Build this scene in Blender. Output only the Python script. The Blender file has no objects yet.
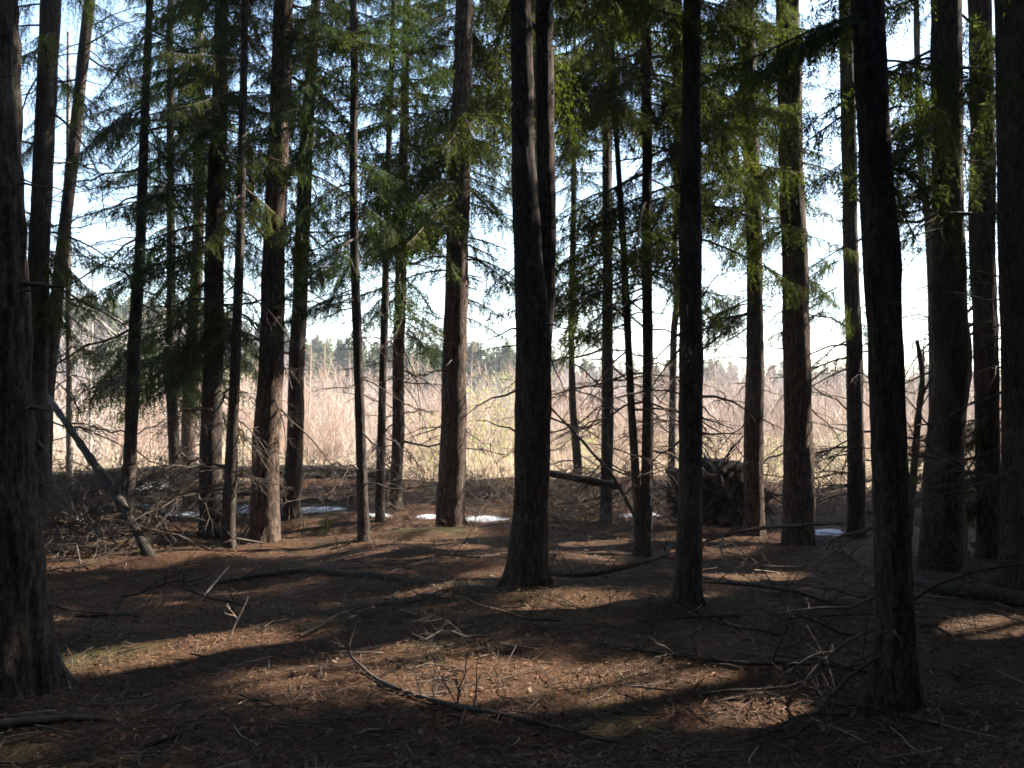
import bpy, math, random
import numpy as np

rng = np.random.default_rng(11)
R = math.radians
C = bpy.context.scene.collection
TAU = 2 * math.pi

# ------------------------------------------------------------------ camera maths
F = 35.0 / 36.0 * 1024
CAM = np.array([0.0, 0.0, 1.6])
PITCH = math.atan((405 - 384) / F)          # looks up a little; horizon at row 405


def ray(px, py):
    x = (px - 512) / F
    z = (384 - py) / F
    c, s = math.cos(PITCH), math.sin(PITCH)
    return np.array([x, c - s * z, s + c * z])


def at(px, py, d):
    r = ray(px, py)
    return CAM + r * (d / r[1])


def vnoise(x, y, seed=0):
    x = np.asarray(x, float); y = np.asarray(y, float)
    xi = np.floor(x).astype(np.int64); yi = np.floor(y).astype(np.int64)
    fx = x - xi; fy = y - yi
    fx = fx * fx * (3 - 2 * fx); fy = fy * fy * (3 - 2 * fy)

    def h(a, b):
        n = (a * 374761393 + b * 668265263 + seed * 974711) & 0x7FFFFFFF
        n = ((n ^ (n >> 13)) * 1274126177) & 0x7FFFFFFF
        return ((n ^ (n >> 16)) & 0xFFFF) / 65535.0
    a = h(xi, yi); b = h(xi + 1, yi); c = h(xi, yi + 1); d = h(xi + 1, yi + 1)
    return (a + (b - a) * fx) * (1 - fy) + (c + (d - c) * fx) * fy - 0.5


def sstep(a, b, x):
    t = np.clip((x - a) / (b - a), 0, 1)
    return t * t * (3 - 2 * t)


def H(x, y):
    x = np.asarray(x, float); y = np.asarray(y, float)
    n = vnoise(x * .30 + 3, y * .38, 1) * .22 + vnoise(x * .8, y * 1.0, 2) * .13 + vnoise(x * 2.1, y * 2.1, 3) * .05 + vnoise(x * 6, y * 6, 4) * .018
    n = n * (1 - .6 * sstep(18, 22, y)) * (1 - .5 * sstep(60, 100, np.abs(x)))
    bank = .30 * np.exp(-((y - 17.6 - .25 * np.sin(x * .5)) / .65) ** 2) * (1 - sstep(3, 7, x) * .45)
    field = -.25 * sstep(18.3, 21.5, y)
    mound = .42 * np.exp(-(((x + 6.3) / 1.7) ** 2 + ((y - 13.8) / 1.2) ** 2))
    hum = .16 * np.exp(-(((x + .9) / 1.5) ** 2 + ((y - 12.3) / .6) ** 2)) + .10 * np.exp(-(((x - 1.7) / 1.0) ** 2 + ((y - 11.6) / .5) ** 2))
    return n + bank + field + mound + hum


def gp(px, py):
    r = ray(px, py)
    t = 3.0
    while t < 80:
        p = CAM + r * t
        if p[2] < H(p[0], p[1]):
            break
        t += .02
    return p


# ------------------------------------------------------------------ mesh helpers
class MB:
    def __init__(s):
        s.V, s.T, s.Q, s.n = [], [], [], 0

    def add(s, V, Fc, mat=0):
        V = np.asarray(V, np.float32).reshape(-1, 3); Fc = np.asarray(Fc, np.int64)
        (s.T if Fc.shape[1] == 3 else s.Q).append((Fc + s.n, mat))
        s.V.append(V); s.n += len(V)

    def add_mb(s, o, M=None, t=None):
        V = np.concatenate(o.V)
        if M is not None: V = V @ np.asarray(M, np.float32).T
        if t is not None: V = V + np.asarray(t, np.float32)
        for L, K in ((o.T, s.T), (o.Q, s.Q)):
            for f, m in L: K.append((f + s.n, m))
        s.V.append(V); s.n += len(V)

    def merged(s):
        """compact: one array per kind and material"""
        o = MB(); o.V = [np.concatenate(s.V)]; o.n = s.n
        for L, K in ((s.T, o.T), (s.Q, o.Q)):
            for m in sorted({m for _, m in L}):
                K.append((np.concatenate([f for f, k in L if k == m]), m))
        return o

    def build(s, name, mats, parent=None, smooth=True, origin=None):
        V = np.concatenate(s.V).astype(np.float32)
        if origin is not None: V = V - np.asarray(origin, np.float32)
        me = bpy.data.meshes.new(name)
        me.vertices.add(len(V)); me.vertices.foreach_set('co', V.ravel())
        T = [f for f, _ in s.T]; Q = [f for f, _ in s.Q]
        nt = sum(map(len, T)); nq = sum(map(len, Q))
        loops = np.concatenate([f.ravel() for f in T + Q]).astype(np.int32)
        me.loops.add(len(loops)); me.loops.foreach_set('vertex_index', loops)
        tot = np.concatenate([np.full(nt, 3), np.full(nq, 4)]).astype(np.int32)
        start = np.concatenate([[0], np.cumsum(tot)[:-1]]).astype(np.int32)
        me.polygons.add(nt + nq)
        me.polygons.foreach_set('loop_start', start); me.polygons.foreach_set('loop_total', tot)
        mi = np.concatenate([np.full(len(f), m) for f, m in s.T + s.Q]).astype(np.int32)
        me.polygons.foreach_set('material_index', mi)
        me.polygons.foreach_set('use_smooth', np.full(nt + nq, smooth))
        for m in (mats if isinstance(mats, (list, tuple)) else [mats]): me.materials.append(m)
        me.update(calc_edges=True); me.validate()
        o = bpy.data.objects.new(name, me); C.objects.link(o)
        if parent is not None: o.parent = parent
        if origin is not None and parent is None: o.location = tuple(origin)
        return o


def tag(o, label=None, cat=None, group=None, kind=None):
    if label: o['label'] = label
    if cat: o['category'] = cat
    if group: o['group'] = group
    if kind: o['kind'] = kind
    return o


def empty(name, loc):
    o = bpy.data.objects.new(name, None); C.objects.link(o)
    o.empty_display_size = .2; o.location = tuple(loc)
    return o


def copy_tree(o, parent=None):
    c = o.copy(); C.objects.link(c); c.parent = parent
    for ch in list(o.children): copy_tree(ch, c)
    return c


def tube(mb, P, r, k=5, mat=0, cap=True):
    P = np.asarray(P, float); n = len(P)
    r = np.broadcast_to(np.asarray(r, float), (n,))
    t = np.gradient(P, axis=0); t /= np.linalg.norm(t, axis=1, keepdims=True) + 1e-9
    m = t.mean(0); ref = np.array([0, 0, 1.]) if abs(m[2]) < .8 * np.linalg.norm(m) + 1e-9 else np.array([0, 1., 0])
    a = np.cross(t, ref); a /= np.linalg.norm(a, axis=1, keepdims=True) + 1e-9
    b = np.cross(t, a)
    th = np.arange(k) * TAU / k
    V = P[:, None] + r[:, None, None] * (np.cos(th)[None, :, None] * a[:, None] + np.sin(th)[None, :, None] * b[:, None])
    i = np.arange(n - 1)[:, None] * k; j = np.arange(k)[None]; j2 = (j + 1) % k
    Q = np.stack([i + j, i + j2, i + k + j2, i + k + j], -1).reshape(-1, 4)
    V = V.reshape(-1, 3)
    mb.add(V, Q, mat)
    if cap:
        for base in (0, (n - 1) * k):
            mb.add(np.vstack([V[base:base + k], P[0 if base == 0 else -1]]), [[q, (q + 1) % k, k] for q in range(k)], mat)


def smooth_path(P, n):
    P = np.asarray(P, float)
    s = np.concatenate([[0], np.cumsum(np.linalg.norm(np.diff(P, axis=0), axis=1))])
    u = np.linspace(0, s[-1], n)
    m = np.gradient(P, s, axis=0) if len(P) > 2 else np.repeat((P[1] - P[0])[None] / s[-1], 2, 0)
    k = np.clip(np.searchsorted(s, u, 'right') - 1, 0, len(P) - 2)
    h = (s[k + 1] - s[k])[:, None]; t = ((u - s[k]) / h[:, 0])[:, None]
    return (2*t**3 - 3*t**2 + 1) * P[k] + (t**3 - 2*t**2 + t) * h * m[k] + (-2*t**3 + 3*t**2) * P[k + 1] + (t**3 - t**2) * h * m[k + 1]


# ------------------------------------------------------------------ materials
def mat(name):
    m = bpy.data.materials.new(name); m.use_nodes = True
    nt = m.node_tree; nt.nodes.clear()
    out = nt.nodes.new('ShaderNodeOutputMaterial')
    return m, nt, out


def nd(nt, typ, **kw):
    n = nt.nodes.new(typ)
    for k, v in kw.items():
        if k in n.inputs: n.inputs[k].default_value = v
        else: setattr(n, k, v)
    return n


def ramp(nt, fac, stops):
    r = nt.nodes.new('ShaderNodeValToRGB')
    e = r.color_ramp.elements
    while len(e) < len(stops): e.new(.5)
    for el, (p, c) in zip(e, stops): el.position = p; el.color = (*c, 1)
    nt.links.new(fac, r.inputs[0])
    return r.outputs[0]


def mapped(nt, scale, coord='Object'):
    tc = nt.nodes.new('ShaderNodeTexCoord'); mp = nt.nodes.new('ShaderNodeMapping')
    mp.inputs['Scale'].default_value = scale
    nt.links.new(tc.outputs[coord], mp.inputs[0])
    return mp.outputs[0]


def geo_pos(nt, scale):
    g = nt.nodes.new('ShaderNodeNewGeometry'); mp = nt.nodes.new('ShaderNodeMapping')
    mp.inputs['Scale'].default_value = scale
    nt.links.new(g.outputs['Position'], mp.inputs[0])
    return mp.outputs[0]


def noise(nt, vec, scale, detail=4, rough=.6):
    n = nd(nt, 'ShaderNodeTexNoise', Scale=scale, Detail=detail, Roughness=rough)
    nt.links.new(vec, n.inputs['Vector'])
    return n.outputs['Fac']


def mixc(nt, f, a, b):
    m = nt.nodes.new('ShaderNodeMix'); m.data_type = 'RGBA'
    for s, v in ((m.inputs[0], f), (m.inputs[6], a), (m.inputs[7], b)):
        if isinstance(v, (int, float)): s.default_value = v
        elif isinstance(v, tuple): s.default_value = (*v, 1)
        else: nt.links.new(v, s)
    return m.outputs[2]


def princ(nt, out, col, rough=.9, bump=None, bstr=.5, bdist=.02, spec=.2):
    p = nd(nt, 'ShaderNodeBsdfPrincipled', Roughness=rough)
    p.inputs['Specular IOR Level'].default_value = spec
    if isinstance(col, tuple): p.inputs['Base Color'].default_value = (*col, 1)
    else: nt.links.new(col, p.inputs['Base Color'])
    if bump is not None:
        b = nd(nt, 'ShaderNodeBump', Strength=bstr, Distance=bdist)
        nt.links.new(bump, b.inputs['Height']); nt.links.new(b.outputs[0], p.inputs['Normal'])
    nt.links.new(p.outputs[0], out.inputs[0])
    return p


def bark_mat(name, dark, mid, pale, lichen=(.16, .17, .12), la=.25):
    m, nt, out = mat(name)
    v = geo_pos(nt, (1, 1, .16))
    v2 = geo_pos(nt, (1, 1, .4))
    n1 = noise(nt, v, 42, 7, .75)
    n3 = noise(nt, v2, 95, 4, .75)
    n2 = noise(nt, geo_pos(nt, (1, 1, .6)), 2.2, 3)
    ml = nd(nt, 'ShaderNodeMath', operation='MULTIPLY_ADD'); ml.inputs[1].default_value = .45; ml.inputs[2].default_value = -.14
    nt.links.new(n3, ml.inputs[0])
    ad = nd(nt, 'ShaderNodeMath', operation='ADD'); nt.links.new(ml.outputs[0], ad.inputs[0]); nt.links.new(n1, ad.inputs[1])
    col = ramp(nt, ad.outputs[0], [(.40, dark), (.56, mid), (.78, pale)])
    dv = nd(nt, 'ShaderNodeVectorMath', operation='MULTIPLY_ADD'); dv.inputs[1].default_value = (.05, .05, .05)
    nn = nd(nt, 'ShaderNodeTexNoise', Scale=14.0, Detail=3.0); nt.links.new(geo_pos(nt, (1, 1, .5)), nn.inputs['Vector'])
    nt.links.new(nn.outputs['Color'], dv.inputs[0]); nt.links.new(geo_pos(nt, (1, 1, .55)), dv.inputs[2])
    vo = nd(nt, 'ShaderNodeTexVoronoi', Scale=48.0); nt.links.new(dv.outputs[0], vo.inputs['Vector'])
    bw = nt.nodes.new('ShaderNodeRGBToBW'); nt.links.new(vo.outputs['Color'], bw.inputs[0])
    plate = ramp(nt, bw.outputs[0], [(.2, (.62, .60, .59)), (.5, (1, 1, 1)), (.8, (1.4, 1.36, 1.32))])
    mu = nt.nodes.new('ShaderNodeMix'); mu.data_type = 'RGBA'; mu.blend_type = 'MULTIPLY'; mu.inputs[0].default_value = .9
    nt.links.new(col, mu.inputs[6]); nt.links.new(plate, mu.inputs[7]); col = mu.outputs[2]
    a2 = nd(nt, 'ShaderNodeMath', operation='MULTIPLY_ADD'); a2.inputs[1].default_value = .35
    nt.links.new(bw.outputs[0], a2.inputs[0]); nt.links.new(ad.outputs[0], a2.inputs[2]); ad = a2
    lf = ramp(nt, n2, [(.52, (0, 0, 0)), (.68, (la, la, la))])
    col = mixc(nt, lf, col, lichen)
    princ(nt, out, col, .92, ad.outputs[0], .9, .012)
    return m


def leaf_mat(name, a, b, trans=.42, nscale=1.3, tk=(2.5, 2.4, .8)):
    m, nt, out = mat(name)
    n = noise(nt, geo_pos(nt, (1, 1, 1)), nscale, 3)
    col = ramp(nt, n, [(.3, a), (.7, b)])
    d = nt.nodes.new('ShaderNodeBsdfDiffuse'); t = nt.nodes.new('ShaderNodeBsdfTranslucent')
    nt.links.new(col, d.inputs[0])
    tcol = mixc(nt, .6, col, (min(1, b[0] * tk[0]), min(1, b[1] * tk[1]), min(1, b[2] * tk[2])))
    nt.links.new(tcol, t.inputs[0])
    mx = nd(nt, 'ShaderNodeMixShader'); mx.inputs[0].default_value = trans
    nt.links.new(d.outputs[0], mx.inputs[1]); nt.links.new(t.outputs[0], mx.inputs[2]); nt.links.new(mx.outputs[0], out.inputs[0])
    return m


def plain_mat(name, a, b, nscale=6.0, rough=.9, stretch=(1, 1, 1)):
    m, nt, out = mat(name)
    n = noise(nt, geo_pos(nt, stretch), nscale, 4)
    princ(nt, out, ramp(nt, n, [(.3, a), (.7, b)]), rough, n, .4, .01)
    return m


M = {}
M['bark'] = bark_mat('spruce_bark', (.009, .007, .006), (.040, .029, .024), (.105, .08, .066))
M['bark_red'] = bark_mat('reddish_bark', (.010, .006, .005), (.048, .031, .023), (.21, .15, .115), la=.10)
M['bark_grey'] = bark_mat('grey_bark', (.010, .008, .007), (.050, .038, .031), (.13, .10, .083), la=.2)
M['bark_pale'] = bark_mat('pale_bark', (.07, .06, .05), (.24, .20, .17), (.38, .33, .29), la=.1)
M['needle'] = leaf_mat('spruce_needles', (.022, .035, .016), (.058, .076, .027))
M['needle_blue'] = leaf_mat('cool_spruce_needles', (.020, .038, .024), (.045, .075, .038))
M['needle_yellow'] = leaf_mat('yellowish_spruce_needles', (.028, .040, .015), (.066, .082, .028), .36)  # needle colour a little yellower and paler than the plain spruce
M['dead'] = plain_mat('dead_wood', (.042, .031, .025), (.13, .10, .08), 9)
M['dead_mid'] = plain_mat('weathered_twigs', (.09, .068, .054), (.24, .185, .15), 7)
M['dead_pale'] = plain_mat('bleached_wood', (.22, .165, .125), (.42, .34, .27), 9)
M['log'] = bark_mat('log_bark', (.010, .008, .007), (.038, .029, .023), (.085, .068, .055), (.05, .065, .02), .5)
M['soil'] = plain_mat('root_soil', (.012, .008, .006), (.048, .032, .022), 18)
M['litter_rust'] = plain_mat('rust_needles', (.095, .052, .029), (.21, .118, .066), 3)
M['litter_tan'] = plain_mat('tan_needles', (.17, .105, .062), (.30, .195, .125), 3)
M['litter_dark'] = plain_mat('old_needles', (.028, .018, .012), (.075, .045, .028), 3)
M['leaf_tan'] = plain_mat('old_leaf', (.10, .064, .040), (.21, .145, .098), 5)
M['moss'] = leaf_mat('green_blades', (.04, .052, .014), (.085, .095, .03), .3, 3, (1.4, 1.4, 1))
M['drygrass'] = leaf_mat('dry_grass', (.42, .33, .235), (.64, .53, .40), .3, .5, (1.1, 1.08, 1))
M['drygrass_green'] = leaf_mat('fresh_meadow_grass', (.34, .32, .17), (.52, .47, .28), .3, .5, (1.1, 1.1, 1))
M['shrub'] = plain_mat('mauve_twigs', (.37, .275, .22), (.60, .475, .39), .5)
M['shrub_red'] = plain_mat('reddish_twigs', (.36, .23, .165), (.56, .39, .30), .5)
M['shrub_pale'] = plain_mat('pale_twigs', (.42, .36, .31), (.62, .55, .48), .5)
M['shrub_dark'] = plain_mat('dark_shrub_twigs', (.20, .15, .12), (.38, .295, .24), .5)
M['bud'] = leaf_mat('opening_buds', (.28, .32, .12), (.44, .46, .22), .35, .8, (1.2, 1.2, 1))
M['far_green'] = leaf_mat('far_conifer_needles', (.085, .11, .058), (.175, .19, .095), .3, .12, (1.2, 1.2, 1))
M['far_twig'] = plain_mat('far_bare_twigs', (.23, .19, .185), (.37, .315, .305), .1)


def snow_mat():
    m, nt, out = mat('old_snow')
    n = noise(nt, geo_pos(nt, (1, 1, 1)), 9, 5)
    sp = noise(nt, geo_pos(nt, (1, 1, 1)), 45, 3)
    col = mixc(nt, ramp(nt, sp, [(.50, (0, 0, 0)), (.62, (.85, .85, .85))]), ramp(nt, n, [(.3, (.42, .44, .48)), (.6, (.68, .69, .72))]), (.10, .07, .05))
    princ(nt, out, col, .7, n, .5, .03)
    return m


M['snow'] = snow_mat()


def ground_mat():
    m, nt, out = mat('ground_cover')
    v = geo_pos(nt, (1, 1, 1))
    big = noise(nt, v, .55, 4); mid = noise(nt, v, 3.2, 5, .65); fine = noise(nt, v, 38, 6, .7)
    vs = geo_pos(nt, (1, .45, 1)); strand = noise(nt, vs, 75, 4, .75)
    fl = ramp(nt, fine, [(.34, (.018, .011, .007)), (.52, (.095, .048, .025)), (.66, (.22, .118, .062)), (.80, (.36, .23, .14))])
    dk = ramp(nt, strand, [(.37, (.018, .011, .007)), (.59, (.092, .047, .026)), (.80, (.28, .172, .10))])
    lit = mixc(nt, .5, fl, dk)
    lit = mixc(nt, ramp(nt, mid, [(.50, (0, 0, 0)), (.66, (.75, .75, .75))]), lit, (.030, .021, .015))
    lit = mixc(nt, ramp(nt, big, [(.54, (0, 0, 0)), (.66, (.6, .6, .6))]), lit, (.050, .058, .020))
    gr = ramp(nt, mid, [(.3, (.33, .25, .17)), (.55, (.50, .40, .28)), (.75, (.46, .40, .25))])
    g = nt.nodes.new('ShaderNodeNewGeometry'); sx = nt.nodes.new('ShaderNodeSeparateXYZ'); nt.links.new(g.outputs['Position'], sx.inputs[0])
    a = nd(nt, 'ShaderNodeMath', operation='MULTIPLY_ADD'); a.inputs[1].default_value = 1.6; nt.links.new(mid, a.inputs[0]); nt.links.new(sx.outputs[1], a.inputs[2])
    mr = nd(nt, 'ShaderNodeMapRange'); mr.inputs[1].default_value = 18.8; mr.inputs[2].default_value = 20.0; nt.links.new(a.outputs[0], mr.inputs[0])
    col = mixc(nt, mr.outputs[0], lit, gr)
    ad = nd(nt, 'ShaderNodeMath', operation='ADD'); nt.links.new(fine, ad.inputs[0]); nt.links.new(strand, ad.inputs[1])
    princ(nt, out, col, .95, ad.outputs[0], .8, .025, .1)
    return m


M['ground'] = ground_mat()

# ------------------------------------------------------------------ ground sheet
def axis(lo, hi, step, far, grow=1.22):
    a = list(np.arange(lo, hi + 1e-6, step))
    s = step; x = hi
    while x < far: s *= grow; x += s; a.append(x)
    s = step; x = lo
    while x > -far: s *= grow; x -= s; a.insert(0, x)
    return np.array(a)


xs = axis(-9, 9, .06, 420); ys = axis(3.2, 20, .055, 420)
X, Y = np.meshgrid(xs, ys)
Z = H(X, Y)
Z[Y > 60] -= .004 * (Y[Y > 60] - 60)
nx, ny = len(xs), len(ys)
i = (np.arange(ny - 1)[:, None] * nx + np.arange(nx - 1)[None]).ravel()
g = MB(); g.add(np.stack([X, Y, Z], -1).reshape(-1, 3), np.stack([i, i + 1, i + nx + 1, i + nx], -1))
tag(g.build('ground', M['ground']), 'brown needle-covered forest floor running out to a tan meadow', 'ground', kind='structure')


# ------------------------------------------------------------------ branches
def live_branch(rg, L, tw_step, bl_step, bl, bw, droop=.45, lmax=.62, wood=True):
    mb = MB()
    a, b = rg.uniform(.02, .16), rg.uniform(.25, .5)
    wv = rg.uniform(-.25, .25)

    def P(t): return np.stack([L * t * .96, L * wv * t * t, L * (a * t - b * t * t + .16 * t ** 4)], -1)
    if wood:
        t = np.linspace(0, 1, 7); tube(mb, P(t), np.interp(t, [0, 1], [.016 * L / 2 + .004, .003]), 4, 1, False)
    n = max(4, int(L / tw_step))
    ts = np.repeat(np.linspace(.16, 1, n), 2) + rg.uniform(-.02, .02, 2 * n)
    sd = np.tile([1, -1], n).astype(float)
    ln = (lmax * (1 - .72 * ts) + .08) * rg.uniform(.55, 1.15, 2 * n) * min(1, L / 1.6)
    keep = rg.random(2 * n) < .86
    ts, sd, ln = ts[keep], sd[keep], ln[keep]; k = len(ts)
    ph = np.radians(rg.normal(52, 13, k)); dr = rg.uniform(.1, 1.5, k) * droop * 1.6
    D = np.stack([np.cos(ph), sd * np.sin(ph), -dr], -1); D /= np.linalg.norm(D, axis=1, keepdims=True)
    P0 = P(np.clip(ts, 0, 1.02))
    mx = max(2, int(lmax * 1.2 / bl_step))
    u = (np.arange(mx) + .3)[None] * bl_step / ln[:, None]
    ok = u < 1.02
    Q = P0[:, None] + D[:, None] * (ln[:, None] * u)[..., None]
    Q[..., 2] -= .38 * ln[:, None] * u * u
    tan = D[:, None] + np.stack([0 * u, 0 * u, -.76 * u], -1)
    tan /= np.linalg.norm(tan, axis=-1, keepdims=True)
    if wood:      # thin twig ribs
        w = np.cross(D, [0, 0, 1.]); w /= np.linalg.norm(w, axis=1, keepdims=True) + 1e-9
        e = P0 + D * ln[:, None]; e[:, 2] -= .38 * ln
        m_ = P0 + D * ln[:, None] * .5; m_[:, 2] -= .38 * ln * .25
        V = np.stack([P0 - w * .004, P0 + w * .004, m_ - w * .0035, m_ + w * .0035, e], 1).reshape(-1, 3)
        bs = np.arange(k)[:, None] * 5
        mb.add(V, bs + np.array([[0, 1, 3, 2]]), 1)
        mb.T.append(((bs + np.array([[2, 3, 4]])) + mb.n - len(V), 1))
    Vs = []
    for s in (1, -1):
        q = Q[ok]; tg = tan[ok]; uu = u[ok]; m = len(q)
        pr = np.cross(tg, rg.normal([0, 0, 1], .45, (m, 3))); pr /= np.linalg.norm(pr, axis=1, keepdims=True) + 1e-9
        dd = tg * rg.uniform(.5, 1.1, (m, 1)) + s * pr + rg.normal(0, .25, (m, 3)); dd[:, 2] -= rg.uniform(0, .5, m)
        dd /= np.linalg.norm(dd, axis=1, keepdims=True)
        le = bl * rg.uniform(.45, 1.25, m) * (1.1 - .55 * uu)
        sd_ = np.cross(dd, rg.normal(0, 1, (m, 3))); sd_ /= np.linalg.norm(sd_, axis=1, keepdims=True) + 1e-9
        hw = bw * .5 * rg.uniform(.6, 1.3, (m, 1))
        mid = q + dd * le[:, None] * .45; mid[:, 2] -= .02 * le
        Vs.append(np.stack([q, mid + sd_ * hw, q + dd * le[:, None], mid - sd_ * hw], 1))
    V = np.concatenate(Vs)
    mb.add(V.reshape(-1, 3), np.arange(len(V))[:, None] * 4 + np.array([[0, 1, 2, 3]]), 0)
    return mb.merged()


tr = np.random.default_rng(5)
FINE = [live_branch(tr, 2.0, .062, .026, .095, .013, .62) for _ in range(7)]
MIDB = [live_branch(tr, 2.0, .078, .036, .115, .019, .62) for _ in range(7)]
COARSE = [live_branch(tr, 2.0, .13, .062, .19, .036, wood=False) for _ in range(5)]


def rot(az, pitch, roll=0):
    ca, sa, cp, sp, cr, sr = math.cos(az), math.sin(az), math.cos(pitch), math.sin(pitch), math.cos(roll), math.sin(roll)
    Rz = np.array([[ca, -sa, 0], [sa, ca, 0], [0, 0, 1]]); Ry = np.array([[cp, 0, -sp], [0, 1, 0], [sp, 0, cp]]); Rx = np.array([[1, 0, 0], [0, cr, -sr], [0, sr, cr]])
    return Rz @ Ry @ Rx


def limb(rg, L, r0, n_sub=7, bend=.35, depth=2, droop=.2, kink=.05, sublen=.5):
    """bare limb along +X with side twigs: list of (points, radii)"""
    n = max(5, int(L / .16))
    t = np.linspace(0, 1, n)
    P = np.stack([L * t, rg.uniform(-bend, bend) * L * t * t + np.cumsum(rg.normal(0, kink, n)) * L / n * 3, -droop * L * t * t + np.cumsum(rg.normal(0, kink, n)) * L / n * 3], -1)
    P -= P[0]
    out = [(P, np.interp(t, [0, 1], [r0, r0 * .28]))]
    if depth > 0:
        for _ in range(n_sub):
            q = rg.uniform(.12, .97); p = np.array([np.interp(q, t, P[:, c]) for c in range(3)])
            Ls = L * sublen * (1.05 - q) * rg.uniform(.5, 1.3) + .05
            az = rg.choice([-1, 1]) * rg.uniform(.45, 1.15)
            Ms = rot(az, rg.uniform(-.5, .25))
            for pts, rr in limb(rg, Ls, max(.003, r0 * .45 * (1.1 - q)), max(2, n_sub // 2), .4, depth - 1, droop, kink, sublen):
                out.append((pts @ Ms.T + p, rr))
    return out


def limb_mb(rg, *a, **k):
    mb = MB()
    for P, r in limb(rg, *a, **k): tube(mb, P, r, 4 if r[0] < .006 else 6, 0, r[0] > .006)
    return mb.merged()


DEAD = []
for q in range(12):
    L = [.35, .6, .8, 1.0, 1.2, 1.4, 1.5, 1.7, 1.0, .7, 1.3, 1.8][q]
    DEAD.append((L, limb_mb(tr, L, .0075 + .006 * L, [0, 4, 7, 9, 12, 13, 14, 16, 10, 5, 13, 16][q], droop=tr.uniform(.05, .5), kink=.07)))
DEAD_ME = {}


def dead_branch(parent, org, p, az, pitch, k, s=1.0):
    L, mb = DEAD[k]
    if k not in DEAD_ME:
        o = mb.build('dead_branch', M['dead'], parent); DEAD_ME[k] = o.data
    else:
        o = bpy.data.objects.new('dead_branch', DEAD_ME[k]); C.objects.link(o); o.parent = parent
    o.location = tuple(np.asarray(p) - org)
    o.rotation_euler = (tr.uniform(-.6, .6), -pitch, az); o.scale = (s, s, s)
    return o


# ------------------------------------------------------------------ standing trees
def trunk_arrays(ctrl, d, top, base, dy=0.0):
    """px control rows (y, centre x, width) -> z, x, y, r arrays going up"""
    pts = []
    for py, cx, w in ctrl:
        p = at(cx, py, d); pts.append((p[2], p[0], w * .5 / F * d))
    pts.sort()
    z = np.array([p[0] for p in pts]); x = np.array([p[1] for p in pts]); r = np.array([p[2] for p in pts])
    if z[0] > base[2] - .3:
        z = np.insert(z, 0, base[2] - .3); x = np.insert(x, 0, base[0]); r = np.insert(r, 0, r[0] * 1.04)
    if top > z[-1]:
        sl = np.clip((x[-1] - x[-3]) / max(.2, z[-1] - z[-3]), -.12, .12)
        zz = np.linspace(z[-1], top, 5)[1:]
        x = np.append(x, x[-1] + sl * .6 * (zz - z[-1])); r = np.append(r, np.interp(zz, [z[-1], top], [r[-1], .02])); z = np.append(z, zz)
    return z, x, r


def trunk_mesh(z, x, r, y0, lean, gz, seg, ring, seed, zfine, relief=.06, flare=.55):
    rg = np.random.default_rng(seed)
    zz = [z[0]]
    while zz[-1] < z[-1]: zz.append(min(z[-1], zz[-1] + (ring if zz[-1] < zfine else .45)))
    zz = np.array(zz)
    k = np.ones(5) / 5
    xf = np.interp(zz, z, x); rf = np.interp(zz, z, r)
    if len(zz) > 12:
        for _ in range(3):
            xp = np.pad(xf, 2, 'edge'); xf[2:-2] = np.convolve(xp, k, 'valid')[2:-2]
            rp = np.pad(rf, 2, 'edge'); rf[2:-2] = np.convolve(rp, k, 'valid')[2:-2]
    xf = xf + .05 * vnoise(zz * .9, 0 * zz + seed, 7) * np.minimum(1, np.maximum(0, zz - gz)) * (rf / (rf + .1))
    th = np.arange(seg) * TAU / seg
    T, ZZ = np.meshgrid(th, zz)
    lob = np.zeros_like(T)
    for _ in range(5):
        a0 = rg.uniform(0, TAU); lob += np.exp(-((np.angle(np.exp(1j * (T - a0)))) / .22) ** 2) * rg.uniform(.5, 1.4)
    h = np.maximum(ZZ - gz, -.3)
    fl = flare * (.10 + 1.15 * lob) * np.exp(-np.maximum(h, 0) / .10) + .07 * np.exp(-np.maximum(h, 0) / .4)
    ct, st = np.cos(T), np.sin(T)
    rm = float(np.median(rf)) + .02
    u = T / TAU
    nb = lambda fu, fz, sd: (vnoise(u * fu, ZZ * fz, sd) * (1 - u) + vnoise((u - 1) * fu, ZZ * fz, sd) * u) * 1.25
    rel = nb(max(8, rm * 120), 2.6, seed) + .7 * nb(max(12, rm * 230), 9, seed + 1)
    rel = rel * relief * 1.25 + .09 * nb(3, 1.6, seed + 2) + .05 * nb(2, 4.5, seed + 3)
    rel = rel * np.clip(.2 / (np.median(rf) + .06), .6, 1.3)
    RR = rf[:, None] * (1 + fl + rel)
    cx = xf[:, None]; cy = y0 + lean * (zz - gz)[:, None]
    V = np.stack([cx + RR * ct, cy + RR * st, ZZ], -1).reshape(-1, 3)
    n = len(zz); i = np.arange(n - 1)[:, None] * seg; j = np.arange(seg)[None]; j2 = (j + 1) % seg
    mb = MB(); mb.add(V, np.stack([i + j, i + j2, i + seg + j2, i + seg + j], -1).reshape(-1, 4))
    return mb


TREES = {}
EL, AZ = 38.0, 23.0          # sun height; degrees beyond square-on to the view, to the side of it
SDIR = np.array([math.cos(R(EL)) * math.cos(R(AZ)), math.cos(R(EL)) * math.sin(R(AZ)), math.sin(R(EL))])
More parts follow.
